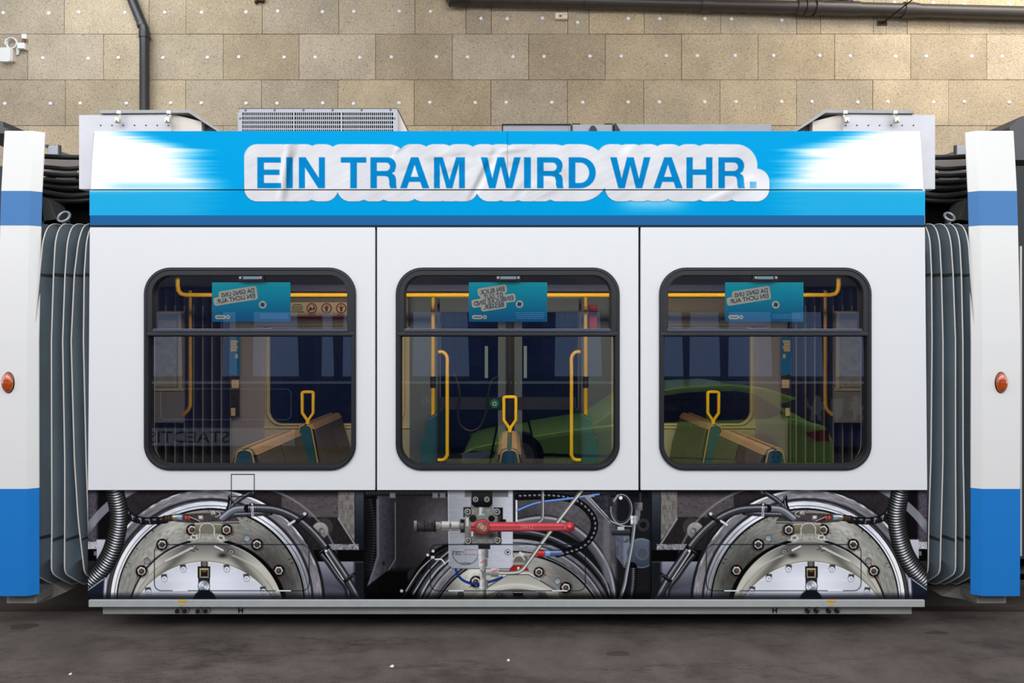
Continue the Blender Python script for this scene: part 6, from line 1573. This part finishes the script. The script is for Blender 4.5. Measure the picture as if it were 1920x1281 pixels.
mb = MB(); mb.slab([(CX(a), CZ(b)) for a, b in ((880, 872), (1560, 872), (1560, 888), (880, 888))], [], YC - 1.7, YC + 0.01); crel(mb).build('sill', M_RUBBER2, car, bevel=0.02)
for x in (0.12, 3.3):
    for y in (YC - 0.22, YC - 1.78):
        mb = MB(); mb.tube([(x, y, 0.31), (x, y + 0.22, 0.31)], 0.31, 28); w_ = crel(mb).build('wheel', M_RUBBER2, car, True)
        mb = MB(); mb.tube([(x, y - 0.005, 0.31), (x, y + 0.225, 0.31)], 0.19, 20); crel(mb).build('rim', M_STEEL, w_, True)

# dark blue tram parked farther back
YT = -6.5
KT = (D - YT) / F
def TX(px): return (px - 960) * KT
def TZ(py): return EYE - (py - 640.5) * KT
ot = thing('parked_tram', 'dark blue tram parked across the hall, mirrored in the tram windows', 'tram', (0, YT, 0))
wins = [(60, 190), (200, 270), (282, 341), (412, 444), (470, 560), (600, 626), (640, 700), (772, 880), (1040, 1130), (1150, 1236), (1245, 1284), (1293, 1354), (1366, 1452), (1484, 1548), (1568, 1626), (1650, 1760), (1775, 1900)]
holes = [[(TX(a), TZ(710)), (TX(b), TZ(710)), (TX(b - 4), TZ(585)), (TX(a + 2), TZ(585))] for a, b in wins]
mb = MB(); mb.slab([(-14, 0.12), (14, 0.12), (14, 3.5), (-14, 3.5)], holes, -0.06, 0.0); mb.box(-14, 14, -2.3, -0.06, 0.12, 0.95); mb.box(-14, 14, -2.3, -0.06, 3.3, 3.5)
mb.build('body', mat('tram_navy', (42, 60, 118), 0.4), ot)
mb = MB(); mb.slab([(-14, 2.75), (14, 2.75), (14, 3.3), (-14, 3.3)], [], 0.002, 0.02); mb.build('roof_band', mat('tram_band', (96, 104, 136), 0.4), ot)
mb = MB(); mb.slab([(-14, TZ(720)), (14, TZ(720)), (14, TZ(715)), (-14, TZ(715))], [], 0.002, 0.02); mb.build('waist_strip', mat('tram_strip', (200, 210, 240), 0.4), ot)
for a, b in wins:
    mb = MB(); mb.slab([(TX(a) - .01, TZ(710) - .01), (TX(b) + .01, TZ(710) - .01), (TX(b) + .01, TZ(585)), (TX(a) - .01, TZ(585))], [], -0.05, -0.04); mb.build('pane', glass('parked_pane', (0.40, 0.46, 0.58), 0.3) if 'parked_pane' not in MATS else MATS['parked_pane'], ot)
mb = MB(); mb.slab([(TX(-100), TZ(836)), (TX(552), TZ(836)), (TX(552), TZ(803)), (TX(-100), TZ(803))], [], 0.002, 0.02); sb_ = mb.build('name_board', mat('board_grey', (205, 212, 230), 0.5), ot)
mb = MB(); put_text(mb, 'STAEDTIS', TZ(809) - TZ(830), (TX(278) + TX(430)) / 2, (TZ(830) + TZ(809)) / 2, 0.024, width=TX(430) - TX(278), mirror=True); mb.f = [f[::-1] for f in mb.f]; mb.f = [f[::-1] for f in mb.f]; mb.build('lettering', mat('board_ink', (16, 16, 22), 0.5), sb_)
mb = MB(); put_text(mb, '645', TZ(741) - TZ(761), TX(801), TZ(751), 0.006, width=TX(811) - TX(791), mirror=True); mb.build('fleet_number', mat('number_pale', (190, 196, 214), 0.5), ot)
for (a, b, c, d) in ((300, 729, 546, 788),):
    mb = MB(); o1 = rrect(TX(a), TX(b if False else c), TZ(d), TZ(b), 0.09); o2 = rrect(TX(a) + .012, TX(c) - .012, TZ(d) + .012, TZ(b) - .012, 0.08); mb.slab(o1, [o2], 0.002, 0.012); mb.build('flap_outline', mat('tram_strip', (200, 210, 240), 0.4), ot)
# grey board with two heraldic animals and a shield
mb = MB(); mb.slab([(TX(1508), TZ(795)), (TX(1624), TZ(795)), (TX(1624), TZ(735)), (TX(1508), TZ(735))], [], 0.002, 0.02); hb = mb.build('crest_board', mat('crest_grey', (58, 62, 82), 0.5), ot)
lion = [(-14, -24), (-6, -24), (-7, -14), (-1, -12), (2, -24), (9, -24), (6, -12), (8, -2), (15, -4), (16, 0), (8, 4), (14, 8), (14, 11), (6, 10), (8, 18), (3, 24), (-4, 22), (-6, 14), (-9, 2), (-16, 6), (-18, 18), (-21, 18), (-19, 2), (-10, -6)]
for cx, s_ in ((1532, 1), (1606, -1)):
    pts = [(TX(cx + s_ * a), TZ(765 - b)) for a, b in lion]
    if s_ < 0: pts = pts[::-1]
    mb = MB(); mb.slab(pts, [], 0.02, 0.026); mb.build('heraldic_animal', mat('crest_pale', (170, 174, 190), 0.5), hb)
mb = MB(); mb.slab([(TX(1558), TZ(748)), (TX(1580), TZ(748)), (TX(1580), TZ(775)), (TX(1569), TZ(790)), (TX(1558), TZ(775))][::-1], [], 0.02, 0.026); mb.build('shield', mat('crest_pale', (170, 174, 190), 0.5), hb)

# camera on a tripod
ty = -4.22
tp = thing('camera_tripod', 'black camera on a tripod, mirrored in the middle tram window', 'tripod', (0.02, ty, 0))
mb = MB(); mb.box(-0.08, 0.08, -0.09, 0.06, 1.79, 1.90); mb.box(-0.035, 0.035, -0.07, 0.04, 1.90, 1.94); mb.build('camera_body', M_RUBBER2, tp, bevel=0.01)
mb = MB(); mb.tube([(0, 0.06, 1.845), (0, 0.17, 1.845)], 0.042, 18); mb.build('lens_barrel', M_RUBBER2, tp, True)
mb = MB(); mb.tube([(0, 0, 1.2), (0, 0, 1.79)], 0.022, 12); mb.box(-0.05, 0.05, -0.05, 0.05, 1.68, 1.79); mb.build('column', M_RUBBER2, tp, True)
for a in (1.57, 3.66, 5.76):
    mb = MB(); mb.tube([(0.03 * math.cos(a), 0.03 * math.sin(a), 1.45), (0.42 * math.cos(a) * .6, 0.42 * math.sin(a) * .6, 0.72), (0.42 * math.cos(a), 0.42 * math.sin(a), 0.01)], [0.02, 0.016, 0.012], 10); mb.build('leg', M_RUBBER2, tp, True)
